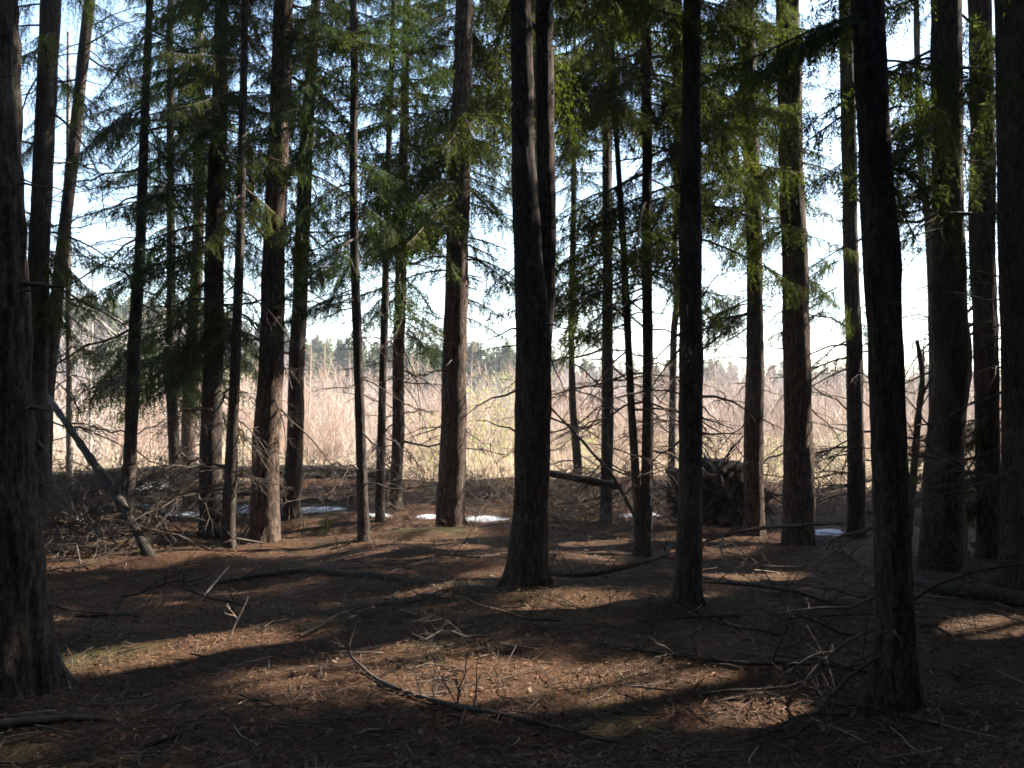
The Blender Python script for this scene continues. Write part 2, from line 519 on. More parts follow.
# places where the canopy is open towards the sun: (point, radius of the gap)
GAPS = [(gp(px, py), rr) for px, py, rr in [(130, 660, .16), (190, 657, .16), (250, 655, .15), (90, 664, .16), (430, 672, .26), (500, 680, .30), (570, 684, .26), (650, 690, .26), (600, 610, .20), (570, 603, .22), (540, 612, .2), (405, 650, .12), (450, 655, .12), (780, 712, .14), (745, 714, .14),
        (420, 543, .32), (480, 550, .28), (450, 535, .25), (340, 545, .28), (600, 543, .32), (740, 580, .30), (770, 577, .26), (770, 541, .3), (110, 545, .25), (165, 552, .25), (240, 552, .2), (990, 628, .25), (590, 560, .25), (360, 560, .18), (700, 548, .25), (500, 572, .2)]]
GAPS += [(at(px, py, d), rr) for px, py, d, rr in [(275, 150, 11.8, .35), (275, 215, 11.8, .3), (270, 470, 11.8, .5), (268, 515, 11.8, .5), (270, 420, 11.8, .4), (462, 440, 13, .5), (460, 490, 13, .5), (460, 415, 13, .4), (762, 470, 12.3, .4), (762, 515, 12.3, .5), (800, 60, 12, .5), (803, 130, 12, .5), (806, 190, 12, .5), (808, 260, 12, .5), (810, 330, 12, .4),
        (752, 60, 12.3, .5), (762, 150, 12.3, .4), (364, 500, 11.7, .4), (555, 130, 8.9, .3), (555, 60, 8.9, .3), (990, 120, 10.6, .4), (990, 60, 10.6, .3), (880, 120, 5.4, .15), (215, 420, 12.7, .3), (198, 200, 18.6, .8), (198, 350, 18.6, .8), (47, 100, 14.5, .4), (80, 120, 15.2, .5)]]
_dt = gp(352, 668)[1]
GAPS += [(at(356, 625, _dt), .2), (at(352, 645, _dt), .15), (at(474, 650, 5.7), .15)]
GP = np.array([g_[0] for g_ in GAPS]); GR = np.array([g_[1] for g_ in GAPS])


def prune(mb, off):
    """leave out the sprays that hang in a sunny opening"""
    V = np.concatenate(mb.V) + np.asarray(off)
    lo = V.min(0); hi = V.max(0); cen = (lo + hi) / 2; ext = np.linalg.norm((hi - lo) / 2)
    rel = cen - GP; s_ = rel @ SDIR
    near = np.where((s_ > -ext) & (np.linalg.norm(rel - s_[:, None] * SDIR, axis=1) < ext + .5))[0]
    for L in (mb.T, mb.Q):
        for q in range(len(L)):
            f, m = L[q]; c = V[f].mean(1); keep = np.ones(len(f), bool)
            for g_ in near:
                r_ = c - GP[g_]; sg = r_ @ SDIR
                keep &= ~((sg > .6) & ((r_ * r_).sum(1) - sg * sg < GR[g_] ** 2))
            L[q] = (f[keep], m)
    return mb


def in_gap(a, b):
    """does a limb from a to b cross one of the sunny openings?"""
    for u in (.0, .2, .4, .6, .8, 1.0):
        p = a + (b - a) * u - GP
        s_ = p @ SDIR
        if np.any((s_ > .6) & (np.linalg.norm(p - s_[:, None] * SDIR, axis=1) < GR * .8 + .03)): return True
    return False




def tree(key, label, base_px, ctrl, flare=.26, top=15.0, cb=200, Lmax=1.8, dens=1.0, n_dead=10, dead_px=(120, 470), barkm='bark', needle='needle', name='spruce_tree', cat='tree', group='spruce trunks of the grove', lean=None, dist=None, extra=(), relief=.06, second=None, dead_k=None, crown=True, sprays=()):
    seed = abs(hash(key)) % 9973 if not isinstance(key, int) else key * 37 + 5
    rg = np.random.default_rng(seed)
    b = gp(*base_px)
    if dist:
        q = at(base_px[0], base_px[1], dist); b = np.array([q[0], dist, H(q[0], dist)])
    d = b[1]
    z, x, r = trunk_arrays(ctrl, d, top, b)
    zfr = at(512, -30, d)[2]
    root = empty(name, b)
    tag(root, label, cat, group)
    rmax = r.max()
    seg = 120 if d < 6.5 else 48 if d < 11 else 28
    ln = rg.uniform(-.015, .02) if lean is None else lean
    tm = trunk_mesh(z, x, r, b[1], ln, b[2], seg, .022 if d < 7 else .04, seed, zfr, relief, flare)
    tm.build('trunk', M[barkm], root, origin=b)
    if second:
        z2, x2, r2 = trunk_arrays(second, d, top - 1, np.array([0, 0, -9.]))
        k = z2 > -5
        trunk_mesh(z2[k], x2[k], r2[k], b[1] + .09, .004, -9, 30, .05, seed + 3, zfr, relief).build('trunk', M[barkm], root, origin=b)
    # living crown
    X = lambda h: float(np.interp(h, z, x)); Rr = lambda h: float(np.interp(h, z, r))
    if crown:
        zc = at(512, cb, d)[2]
        mb = MB(); h = zc
        T1 = FINE if d < 13.5 else MIDB
        while h < top - .1:
            f = (h - zc) / (top - zc)
            vis = h < zfr + 1.5
            rampd = min(1, .34 + (h - zc) / 2.2)
            for _ in range(rg.integers(3, 6)):
                if rg.random() > rampd * dens: continue
                Lb = Lmax * (1 - f) ** .75 * rg.uniform(.55, 1.15) + .15
                tp = (T1 if vis else COARSE)[rg.integers(0, 7 if vis else 5)]
                az = rg.uniform(0, TAU)
                Mx = rot(az, np.interp(f, [0, .4, 1], [-.28, -.12, .35]) + rg.normal(0, .12), rg.normal(0, .25)) * (Lb / 2.0)
                o_ = np.array([X(h), d + ln * (h - b[2]), h + rg.uniform(-.1, .1)])
                if in_gap(o_, o_ + Mx @ np.array([1.9, 0, -.4])): continue
                mb.add_mb(tp, Mx, o_)
            h += rg.uniform(.21, .35) if vis else .36
        for (py, az, Ls, pt) in sprays:
            for _ in range(3):
                hh = at(512, py + rg.normal(0, 8), d)[2]
                tp = T1[rg.integers(0, 7)]
                mb.add_mb(tp, rot(R(az) + rg.normal(0, .3), pt + rg.normal(0, .1), rg.normal(0, .2)) * (Ls * rg.uniform(.75, 1.1) / 2.0), (X(hh), d + ln * (hh - b[2]), hh))
        if mb.n:
            prune(mb.merged(), (0, 0, 0)).build('crown', [M[needle], M['dead']], root, smooth=False, origin=b)
    # bare dead limbs and stubs
    for _ in range(int(n_dead * 1.8)):
        py = rg.uniform(*dead_px); hh = at(512, py, d)[2]
        az = rg.choice([rg.normal(0, .6), rg.normal(math.pi, .6), rg.uniform(0, TAU)])
        k = int(rg.choice(dead_k)) if dead_k else int(rg.integers(0, 10))
        rr = Rr(hh) * .8
        dead_branch(root, b, (X(hh) + rr * math.cos(az), d + rr * math.sin(az) + ln * (hh - b[2]), hh), az, rg.normal(-.12, .3), k, rg.uniform(.6, 1.1))
    for _ in range(9):
        hh = at(512, rg.uniform(20, 480), d)[2]; az = rg.uniform(0, TAU); rr = Rr(hh) * .85
        o = dead_branch(root, b, (X(hh) + rr * math.cos(az), d + rr * math.sin(az) + ln * (hh - b[2]), hh), az, rg.normal(.1, .3), 0, rg.uniform(.35, .85)); o.name = 'branch_stub'
    # limbs the photograph shows one by one: (from px, to px, radius)
    for (p0, p1, r0, sag, nsub) in extra:
        a_ = at(*p0, d - .02); e_ = at(*p1, d + rg.uniform(-.5, .3))
        L = np.linalg.norm(e_ - a_); mbx = MB()
        dv = (e_ - a_) / L
        az = math.atan2(dv[1], dv[0]); pt = math.asin(dv[2])
        Mx = rot(az, pt)
        for q, (P, rr) in enumerate(limb(rg, L, r0, nsub, .03, 2, sag, .03, .35)):
            tube(mbx, P @ Mx.T + a_, rr, 5, 0, rr[0] > .006)
        mbx.build('dead_branch', M['dead'], root, origin=b)
    TREES[key] = (b, d, X, Rr)
    return root


tree(1, 'thick furrowed grey trunk cut by the picture edge with two broken limb stubs', (2, 692),
     [(0, -22, 72), (250, -18, 76), (400, -12, 78), (480, -11, 80), (600, -3, 92), (670, 2, 100)], top=17, cb=-300, Lmax=2.3, n_dead=2, dead_px=(100, 200), barkm='bark_grey', relief=.15, lean=0, flare=.16,
     extra=[((12, 284), (64, 285), .022, .02, 2), ((18, 404), (52, 406), .028, .05, 1)], dead_k=[0, 1])
tree(2, 'dark trunk standing close behind the furrowed grey trunk at the edge', (37, 512),
     [(0, 47, 20), (125, 42, 20), (250, 36, 20), (400, 36, 21), (500, 37, 22)], cb=70, Lmax=1.5, dens=.55, n_dead=14, dead_px=(60, 470),
     sprays=[(215, 160, 1.0, -.4), (230, 20, 1.1, -.5), (260, -30, 1.2, -.6), (285, 185, .9, -.5), (300, 10, 1.1, -.6), (130, 170, 1., -.3), (250, 60, .9, -.5), (275, -60, 1.1, -.7)])
tree(3, 'slender trunk leaning over to the sky gap beside a leaning bare birch', (44, 505),
     [(0, 92, 11), (100, 81, 11), (200, 69, 12), (300, 57, 13), (400, 47, 13), (490, 44, 14)], cb=-80, Lmax=1.3, dens=.6, n_dead=14, dead_px=(20, 440), dist=15.2)
tree(4, 'straight black pole-like trunk with long bare twigs, rising behind the leaning dead trunk', (126, 524),
     [(0, 146, 7), (125, 142, 9), (250, 138, 11), (385, 132, 13), (500, 127, 13)], cb=30, Lmax=1.5, dens=.6, n_dead=18, dead_px=(20, 480), needle='needle_blue', dead_k=[5, 6, 7, 8, 10, 3],
     sprays=[(110, 175, 1.2, -.5), (130, 20, 1.2, -.5), (100, 200, 1.1, -.6)])
tree(5, 'thin trunk hung with dark low sprays beside the black pole-like trunk', (177, 491),
     [(0, 170, 6), (250, 171, 8), (350, 170, 9), (480, 176, 12)], top=12, cb=300, Lmax=1.7, dens=.75, n_dead=10, dead_px=(300, 480), needle='needle_blue',
     sprays=[(330, 185, 1.9, -.25), (345, 5, 1.8, -.25), (360, 200, 1.7, -.3), (350, -40, 1.8, -.2), (375, -20, 1.6, -.3), (340, 170, 1.6, -.1), (365, 170, 1.9, -.2), (380, 190, 1.5, -.3), (355, 30, 1.5, -.2)])
tree(6, 'pale sunlit slim trunk at the meadow edge between darker stems', (187, 491),
     [(0, 199, 8), (250, 198, 11), (380, 190, 14), (470, 187, 14)], top=13, cb=190, Lmax=1.6, dens=.7, n_dead=8, barkm='bark_red', dist=18.6)
tree(7, 'dark trunk with mossy branch collars touching a thinner curved trunk', (211, 536),
     [(0, 223, 13), (125, 219, 16), (250, 215, 19), (380, 213, 20), (480, 211, 21)], cb=270, Lmax=1.6, dens=.75, n_dead=12, dead_px=(250, 490), needle='needle_blue',
     sprays=[(320, 10, 1.1, -.4), (335, 190, 1.2, -.35), (350, 170, 1.2, -.3), (300, 185, 1.2, -.3), (320, -30, 1.0, -.4)])
tree(8, 'thin curved trunk with a small root flare between two thicker trunks', (228, 548),
     [(0, 245, 7), (250, 240, 9), (350, 236, 10), (450, 231, 12), (520, 228, 13)], top=12, cb=260, Lmax=1.2, dens=.7, n_dead=12, dead_px=(280, 500), sprays=[(300, 185, 1.0, -.3), (330, 175, 1.0, -.3)])
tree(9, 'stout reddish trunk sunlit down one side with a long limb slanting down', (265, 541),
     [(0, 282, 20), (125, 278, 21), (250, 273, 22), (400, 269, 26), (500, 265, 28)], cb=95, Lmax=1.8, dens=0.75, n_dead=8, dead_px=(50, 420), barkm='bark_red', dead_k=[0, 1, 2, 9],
     extra=[((272, 404), (356, 474), .014, .05, 4)])
tree(10, 'dark trunk curving gently behind the stout reddish trunk', (293, 518),
     [(0, 314, 10), (125, 306, 13), (250, 300, 15), (400, 295, 16), (500, 292, 17)], cb=230, Lmax=1.5, dens=0.95, n_dead=6, dead_px=(150, 400), needle='needle_yellow')
tree(11, 'slim straight trunk with a lit base in front of the sunny meadow', (364, 541),
     [(0, 353, 7), (125, 353, 8), (250, 354, 9), (400, 359, 10), (520, 363, 11)], top=13, cb=240, Lmax=1.3, dens=.8, n_dead=9, dead_px=(200, 500), needle='needle_blue', dead_k=[0, 1, 2, 3, 9], sprays=[(290, 180, 1.0, -.3), (270, 170, 1.0, -.3)])
tree(12, 'very thin dark trunk close to the snow and the fallen log', (380, 521),
     [(0, 393, 5), (160, 388, 6), (250, 386, 7), (400, 382, 8), (500, 380, 9)], top=11, cb=220, Lmax=1.3, dens=.8, n_dead=10, dead_px=(200, 500), dead_k=[0, 1, 2, 3, 9])
tree(13, 'shaggy trunk with a fan of drooping dead limbs beside the very thin trunk', (396, 508),
     [(0, 406, 7), (250, 401, 11), (400, 398, 12), (500, 396, 12)], cb=270, Lmax=1.6, dens=.85, n_dead=16, dead_px=(230, 470), needle='needle_blue',
     extra=[((400, 345), (440, 430), .008, .25, 6), ((400, 380), (448, 450), .008, .25, 6), ((400, 420), (446, 488), .008, .25, 6), ((400, 400), (365, 440), .007, .25, 5), ((400, 330), (430, 400), .008, .25, 6), ((398, 360), (442, 400), .008, .3, 6), ((398, 440), (452, 500), .008, .3, 6)], sprays=[(290, 175, 1.2, -.4), (310, 10, 1.2, -.4), (325, 0, 1.0, -.4)])
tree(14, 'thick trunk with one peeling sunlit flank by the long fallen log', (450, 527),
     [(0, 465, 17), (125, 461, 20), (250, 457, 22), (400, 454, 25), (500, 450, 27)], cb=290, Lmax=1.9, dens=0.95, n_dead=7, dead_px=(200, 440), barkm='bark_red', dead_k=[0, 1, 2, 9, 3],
     sprays=[(265, 5, 1.5, -.3), (240, 15, 1.6, -.3), (285, -5, 1.2, -.3), (220, 170, 1.4, -.3), (300, 10, 1.0, -.2)])
tree(15, 'massive double-stemmed dark trunk standing on open litter in the middle of the grove', (527, 585),
     [(0, 520, 22), (150, 524, 24), (250, 529, 27), (330, 534, 34), (400, 534, 36), (500, 532, 36), (570, 527, 40)], top=17, cb=10, Lmax=2.0, dens=0.7, n_dead=5, dead_px=(230, 460), dead_k=[0, 1], lean=0,
     second=[(400, 541, 16), (300, 546, 18), (250, 548, 18), (125, 547, 19), (0, 546, 19)], needle='needle_yellow')
tree(16, 'thin bent stem behind the massive double-stemmed trunk', (578, 480),
     [(150, 574, 5), (250, 573, 6), (330, 571, 6), (400, 572, 7), (470, 578, 9)], top=9, cb=260, Lmax=1.2, dens=.7, n_dead=10, dead_px=(220, 470), dist=17.3, sprays=[(310, 200, 1.0, -.3), (325, 10, .9, -.2)])
tree(17, 'ragged trunk with tangled dead limbs behind the leaning bare pole', (606, 523),
     [(0, 607, 7), (250, 608, 10), (400, 608, 11), (500, 606, 12)], cb=310, Lmax=1.8, dens=1.0, n_dead=22, dead_px=(240, 510), needle='needle_yellow')
tree(18, 'thin slanting trunk whose foot touches a straighter thin trunk', (639, 556),
     [(0, 610, 4), (125, 616, 5), (250, 624, 7), (400, 631, 8), (450, 634, 8), (540, 639, 9)], top=9, cb=160, Lmax=1.2, dens=.8, n_dead=9, dead_px=(250, 500), dead_k=[0, 1, 2, 3, 9])
tree(19, 'straight thin trunk paired at its foot with the slanting thin trunk', (646, 556),
     [(0, 646, 10), (250, 647, 10), (400, 648, 11), (500, 647, 12), (540, 645, 12)], cb=260, Lmax=1.5, dens=0.95, n_dead=12, dead_px=(250, 500), dead_k=[1, 2, 3, 9, 4], dist=10.9, sprays=[(285, 185, 1.2, -.3), (270, 10, 1.2, -.3)])
tree(20, 'crooked wavy thin stem between the paired thin trunks and the root plate', (672, 492),
     [(180, 676, 5), (250, 675, 6), (300, 678, 7), (330, 674, 7), (400, 673, 7), (480, 671, 8)], top=9, cb=310, Lmax=1.2, dens=.6, n_dead=9, dead_px=(260, 480), dist=17.0)
tree(21, 'dark straight trunk with a flared foot in front of the root plate', (687, 604),
     [(0, 693, 17), (125, 692, 20), (250, 690, 23), (400, 690, 23), (500, 689, 24), (580, 688, 28)], top=16, cb=-60, Lmax=1.9, dens=0.65, n_dead=6, dead_px=(280, 480), dead_k=[0, 1, 2], lean=0,
     extra=[((698, 352), (746, 338), .010, -.35, 3), ((699, 433), (748, 436), .010, -.1, 3), ((699, 417), (735, 424), .008, .1, 3), ((699, 300), (720, 265), .008, .1, 4)])
tree(22, 'slim trunk hidden low down by the dark trunk with the flared foot', (690, 545),
     [(0, 676, 12), (100, 679, 12), (250, 685, 13), (400, 689, 14), (520, 690, 15)], cb=290, Lmax=1.8, dens=0.95, n_dead=4, needle='needle_yellow', dist=11.5)
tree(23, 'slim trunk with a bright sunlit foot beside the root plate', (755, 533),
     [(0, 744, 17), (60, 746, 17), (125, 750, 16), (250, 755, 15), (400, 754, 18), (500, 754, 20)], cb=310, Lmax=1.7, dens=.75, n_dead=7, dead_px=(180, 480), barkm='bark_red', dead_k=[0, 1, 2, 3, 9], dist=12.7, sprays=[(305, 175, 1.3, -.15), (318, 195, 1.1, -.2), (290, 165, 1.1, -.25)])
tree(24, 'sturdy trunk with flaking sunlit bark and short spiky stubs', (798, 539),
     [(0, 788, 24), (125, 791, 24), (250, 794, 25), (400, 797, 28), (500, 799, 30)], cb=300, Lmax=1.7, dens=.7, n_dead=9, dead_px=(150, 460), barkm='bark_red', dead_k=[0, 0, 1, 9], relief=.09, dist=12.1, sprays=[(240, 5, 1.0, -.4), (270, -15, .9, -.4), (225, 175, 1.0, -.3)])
tree(25, 'medium trunk with wiry dead twigs half hidden by the foremost trunk', (856, 536),
     [(0, 845, 14), (250, 851, 15), (400, 854, 16), (500, 856, 17)], cb=310, Lmax=1.6, dens=.7, n_dead=16, dead_px=(300, 520), dead_k=[2, 3, 4, 5, 8, 10],
     extra=[((853, 432), (812, 420), .008, .05, 6), ((853, 400), (806, 384), .007, .1, 5), ((853, 462), (815, 480), .007, .05, 5)], sprays=[(250, 180, 1.2, -.4), (280, 172, 1.1, -.4), (300, 190, 1.0, -.3), (320, 5, .8, -.3)])
tree(26, 'foremost tall trunk leaning slightly inward with thin twigs at its splayed foot', (897, 706),
     [(0, 866, 33), (125, 872, 33), (250, 879, 33), (400, 886, 34), (500, 892, 36), (600, 894, 37), (690, 897, 44)], top=16, cb=-120, Lmax=1.6, dens=.6, n_dead=4, dead_px=(520, 660), dead_k=[2, 3, 9], barkm='bark', lean=0, relief=.08,
     sprays=[(60, 0, .9, -.3), (150, 20, .8, -.5), (20, 170, 1., -.2)])
tree(27, 'crooked stout trunk with a kink at head height beside the forked snag', (941, 570),
     [(0, 944, 29), (125, 945, 30), (250, 947, 31), (320, 949, 34), (360, 952, 35), (400, 949, 35), (430, 946, 36), (500, 943, 39), (550, 941, 42)], top=17, cb=190, Lmax=1.8, dens=.7, n_dead=8, dead_px=(100, 480), dead_k=[0, 1, 2, 9])
tree(28, 'dark trunk with shaggy green low branches seen between two stouter trunks', (989, 556),
     [(0, 984, 22), (125, 985, 24), (250, 985, 25), (400, 988, 23), (520, 989, 23)], cb=260, Lmax=1.6, dens=.7, n_dead=16, dead_px=(300, 530),
     sprays=[(440, 170, .8, -.2), (460, 190, .8, -.3), (480, 160, .7, -.2), (500, 185, .8, -.3), (425, 200, .7, -.2), (515, 175, .7, -.1), (470, 175, .9, -.2)])
tree(29, 'broad black trunk cut by the picture edge beside the shaggy green branches', (1026, 588),
     [(0, 1019, 46), (250, 1024, 46), (400, 1026, 46), (560, 1027, 48)], top=17, cb=-60, Lmax=2.0, dens=.7, n_dead=5, dead_px=(200, 500), lean=0)
# thin stems further back
tree(30, 'slim light stem among dead brush near the picture edge', (69, 500), [(250, 69, 6), (400, 69, 6), (490, 70, 7)], top=8, cb=120, Lmax=1.1, dens=.5, n_dead=10, dead_px=(280, 480), barkm='bark_pale', dist=17)
tree(31, 'thin dark snake-like stem near the crooked stout trunk', (934, 500), [(0, 915, 6), (145, 918, 7), (219, 927, 7), (300, 931, 8), (480, 934, 9)], top=11, cb=230, Lmax=1.3, dens=.6, n_dead=8, dead_px=(150, 480), dist=16.5,
     sprays=[(170, 0, 1.0, -.3), (190, 180, 1.2, -.4), (150, 190, 1.1, -.3)])
tree(32, 'far spruce closing the gap above the meadow with yellow-green sprays', (530, 492), [(0, 532, 9), (250, 533, 10), (480, 530, 12)], cb=130, Lmax=2.1, dens=1.0, n_dead=3, needle='needle_yellow', dist=16.8)
tree(33, 'far spruce filling the space above the paired thin trunks', (606, 495), [(0, 608, 8), (250, 608, 9), (480, 606, 10)], cb=110, Lmax=2.2, dens=1.0, n_dead=2, needle='needle_yellow', dist=17.5, dead_px=(150, 300))
tree(34, 'far spruce with hanging sprays between the sunlit-foot trunk and the dark trunk', (754, 495), [(0, 744, 8), (60, 746, 8), (125, 750, 9), (250, 754, 9), (480, 754, 10)], cb=260, Lmax=1.7, dens=.75, n_dead=2, dist=18.2, dead_px=(150, 300))
tree(35, 'far spruce with dark sprays above the slim straight trunk', (450, 495), [(0, 465, 8), (125, 461, 9), (250, 457, 9), (480, 450, 11)], cb=230, Lmax=1.9, dens=.95, n_dead=3, needle='needle', dist=17.6, dead_px=(180, 400))

# ------------------------------------------------------------------ the rest of the grove, beside and behind the camera
SHADE = []
LOW = (1.0, 1.3, 3.4)
for q in range(3):
    rg = np.random.default_rng(400 + q)
    root = empty('spruce_tree', (0, 0, 0))
    tag(root, 'tall spruce of the surrounding grove standing outside this view', 'tree', 'spruces around the clearing')
    z = np.array([-.4, 0, 2, 8, 15.]); x = np.array([0, 0, .02, .1, .15]); r = np.array([.21, .2, .17, .11, .02])
    trunk_mesh(z, x, r, 0, .01, 0, 14, .3, 900 + q, 6).build('trunk', M['bark'], root)
    mb = MB(); h = LOW[q]
    while h < 14.9:
        f = (h - LOW[q]) / (15.1 - LOW[q])
        for _ in range(11):
            if rg.random() > min(1, .7 + (h - LOW[q]) / 3): continue
            Lb = 2.1 * (1 - f) ** .7 * rg.uniform(.6, 1.15) + .2
            mb.add_mb(COARSE[rg.integers(0, 5)], rot(rg.uniform(0, TAU), np.interp(f, [0, .4, 1], [-.25, -.1, .35]) + rg.normal(0, .1), rg.normal(0, .25)) * (Lb / 2), (.01 * h, .01 * h, h))
        h += .36
    mb.merged().build('crown', [M['needle'], M['dead']], root, smooth=False)
    SHADE.append(root)
rg = np.random.default_rng(77)
spots = []
# beside the view, towards the sun
for yy in (-.2, 2.0, 4.3, 6.6, 9.0, 11.5, 14.0, 16.4, 18.6):
    for kx in range(9):
        xx = max(3.4, .56 * yy + (3.3 if yy < 8 else 2.5 if yy < 18 else 4.5)) + kx * 1.95 + rg.uniform(-.6, .6)
        if xx < 19.5: spots.append((xx, yy + rg.uniform(-.7, .7)))
# beside the view, away from the sun, and behind the camera
for yy in (.5, 3.0, 5.5, 8.0, 10.5, 13.0):
    for kx in range(3): spots.append((-.56 * yy - 2.8 - kx * 2.6 + rg.uniform(-.6, .6), yy + rg.uniform(-.8, .8)))
for yy in (-1.8, -4.2, -7.0, -10.):
    for xx in np.arange(-10, 15.1, 2.7): spots.append((xx + rg.uniform(-.9, .9) + (1.5 if yy == -5 else 0), yy + rg.uniform(-.8, .8)))


def blocks(xx, yy):
    dx = xx - GP[:, 0]; dy = yy - GP[:, 1]
    hd = SDIR[:2] / np.linalg.norm(SDIR[:2]); al = dx * hd[0] + dy * hd[1]; off = np.abs(dx * hd[1] - dy * hd[0])
    return bool(np.any((al > 0) & (GP[:, 2] + al * math.tan(R(EL)) < 9) & (off < .22) & (GR < .34)))


def crosses(xx, yy):
    """how close the sunny openings come to a crown standing here"""
    dx = xx - GP[:, 0]; dy = yy - GP[:, 1]
    hd = SDIR[:2] / np.linalg.norm(SDIR[:2]); al = dx * hd[0] + dy * hd[1]; off = np.abs(dx * hd[1] - dy * hd[0])
    hz = GP[:, 2] + al * math.tan(R(EL)); rad = 3.0 * np.clip((15 - hz) / 11.8, 0, 1) ** .7 + .1
    return bool(np.any((al > 0) & (hz > 2.5) & (hz < 15) & (off < rad)))


first = {}
for q, (xx, yy) in enumerate(spots):
    if blocks(xx, yy) or math.hypot(xx, yy) < 3.6: continue
    k = 2 if yy > -1 else q % 2
    if yy > 0 and xx > 0 and crosses(xx, yy):      # this one has openings in its crown: its own mesh
        rg2 = np.random.default_rng(1000 + q); hb = float(H(xx, yy))
        root = empty('spruce_tree', (xx, yy, hb))
        tag(root, SHADE[2]['label'], 'tree', SHADE[2]['group'])
        for ch in SHADE[2].children:
            if ch.name.startswith('trunk'):
                c_ = ch.copy(); C.objects.link(c_); c_.parent = root
        mb = MB(); h = 3.4
        while h < 14.9:
            f = (h - 3.4) / 11.7
            for _ in range(11):
                if rg2.random() > min(1, .7 + (h - 3.4) / 3): continue
                Lb = 2.1 * (1 - f) ** .7 * rg2.uniform(.6, 1.15) + .2
                Mx = rot(rg2.uniform(0, TAU), np.interp(f, [0, .4, 1], [-.25, -.1, .35]) + rg2.normal(0, .1), rg2.normal(0, .25)) * (Lb / 2)
                o_ = np.array([.01 * h, .01 * h, h])
                if in_gap(o_ + (xx, yy, hb), o_ + (xx, yy, hb) + Mx @ np.array([1.9, 0, -.4])): continue
                mb.add_mb(COARSE[rg2.integers(0, 5)], Mx, o_)
            h += .36
        prune(mb.merged(), (xx, yy, hb)).build('crown', [M['needle'], M['dead']], root, smooth=False)
        continue
    o = copy_tree(SHADE[k]) if k in first else SHADE[k]
    first[k] = 1
    o.location = (xx, yy, float(H(xx, yy))); o.rotation_euler.z = rg.uniform(0, TAU); sc_ = rg.uniform(.92, 1.15); o.scale = (sc_, sc_, sc_)


# ------------------------------------------------------------------ fallen and leaning wood
def wood(name, label, cat, ctrl, radii, m='dead', group=None, twigs=(), n=30, k=8, stubs=0, seed=0, knots=.10):
    """ctrl: world points of the main stem; twigs: (fraction along, tip world point, radius)"""
    rg = np.random.default_rng(seed + 50)
    P = smooth_path(ctrl, n); t = np.linspace(0, 1, n)
    r = np.interp(t, np.linspace(0, 1, len(radii)), radii) * (1 + rg.normal(0, knots, n))
    mb = MB(); tube(mb, P, r, k)
    org = P[0]
    root = mb.build(name, M[m], origin=org)
    tag(root, label, cat, group)
    for (f, tip, rr) in twigs:
        p0 = P[int(f * (n - 1))]; tip = np.asarray(tip, float); L = np.linalg.norm(tip - p0); dv = (tip - p0) / L
        tb = MB(); Mx = rot(math.atan2(dv[1], dv[0]), math.asin(max(-1, min(1, dv[2]))))
        for Pq, rq in limb(rg, L, rr, max(2, int(L * 7)), .12, 1, .04, .06, .3): tube(tb, Pq @ Mx.T + p0, rq, 5, 0, False)
        o = tb.build('twig', M[m], root, origin=org)
    for _ in range(stubs):
        f = rg.uniform(.1, .9); p0 = P[int(f * (n - 1))]; L = rg.uniform(.08, .35)
        tb = MB(); Mx = rot(rg.uniform(0, TAU), rg.uniform(.0, 1.2))
        for Pq, rq in limb(rg, L, .007, 2, .2, 1, .1, .06, .4): tube(tb, Pq @ Mx.T + p0, rq, 5, 0, False)
        tb.build('twig', M[m], root, origin=org)
    return root


def G(px, py, up=0.0):
    p = gp(px, py); return p + np.array([0, 0, up])


def UP(px, py, d): return at(px, py, d)


# curved branch in front
d0 = gp(352, 668)[1]
c = [UP(374, 607, d0), UP(360, 614, d0), UP(353, 630, d0), UP(349, 652, d0), G(362, 672, .03), G(392, 690, .02), G(440, 706, .02), G(520, 722, .02), G(612, 744, .01)]
dd = lambda px, py: gp(px, py)[1]
tw = []
for (bx, by, tx, ty, rr) in [(446, 706, 469, 640, .006), (470, 712, 478, 648, .005), (420, 700, 434, 655, .005), (405, 695, 410, 645, .004), (384, 686, 388, 655, .004), (500, 718, 508, 690, .004), (540, 726, 560, 742, .004), (378, 682, 350, 668, .004), (455, 708, 430, 650, .004)]:
    f = min(.98, max(.35, .42 + (bx - 370) / 242 * .56)); tw.append((f, UP(tx, ty, dd(bx, by)), rr))
tw.append((.16, UP(333, 640, d0), .006)); tw.append((.05, UP(345, 618, d0), .004))
wood('fallen_branch', 'long curved fallen branch with upright twigs and a hooked pale tip', 'branch', c, [.007, .009, .011, .013, .015, .015, .013, .010, .006], 'dead', twigs=tw, n=48, seed=1)
# logs and sticks lying on the litter
wood('fallen_log', 'long thin dark log lying flat on the litter behind a pale stick', 'log', [G(212, 584, .0), G(250, 579, .02), G(300, 573, .015), G(350, 577, .02), G(390, 580, .01), G(428, 587, -.01)], [.016, .026, .034, .036, .022], 'log', stubs=8, seed=2)
wood('fallen_branch', 'short thick stick beside the foot of the furrowed grey trunk', 'branch', [G(-30, 732, .02), G(30, 727, .03), G(75, 723, .025), G(108, 722, .01)], [.022, .024, .020, .010], 'dead', stubs=3, seed=3)
wood('fallen_log', 'pale-topped log running out of the picture past the broad black trunk', 'log', [G(905, 582, .02), G(950, 596, .05), G(990, 602, .06), G(1060, 614, .06)], [.03, .05, .06, .065], 'log', stubs=2, seed=4)
wood('fallen_log', 'long fallen log propped across the snow behind the thick peeling trunk', 'log', [G(368, 518, -.03), UP(385, 510, 15.4), UP(440, 501, 15.9), UP(514, 490, 16.4), UP(560, 487, 16.8)], [.06, .085, .085, .075, .06], 'log', stubs=8, seed=5)
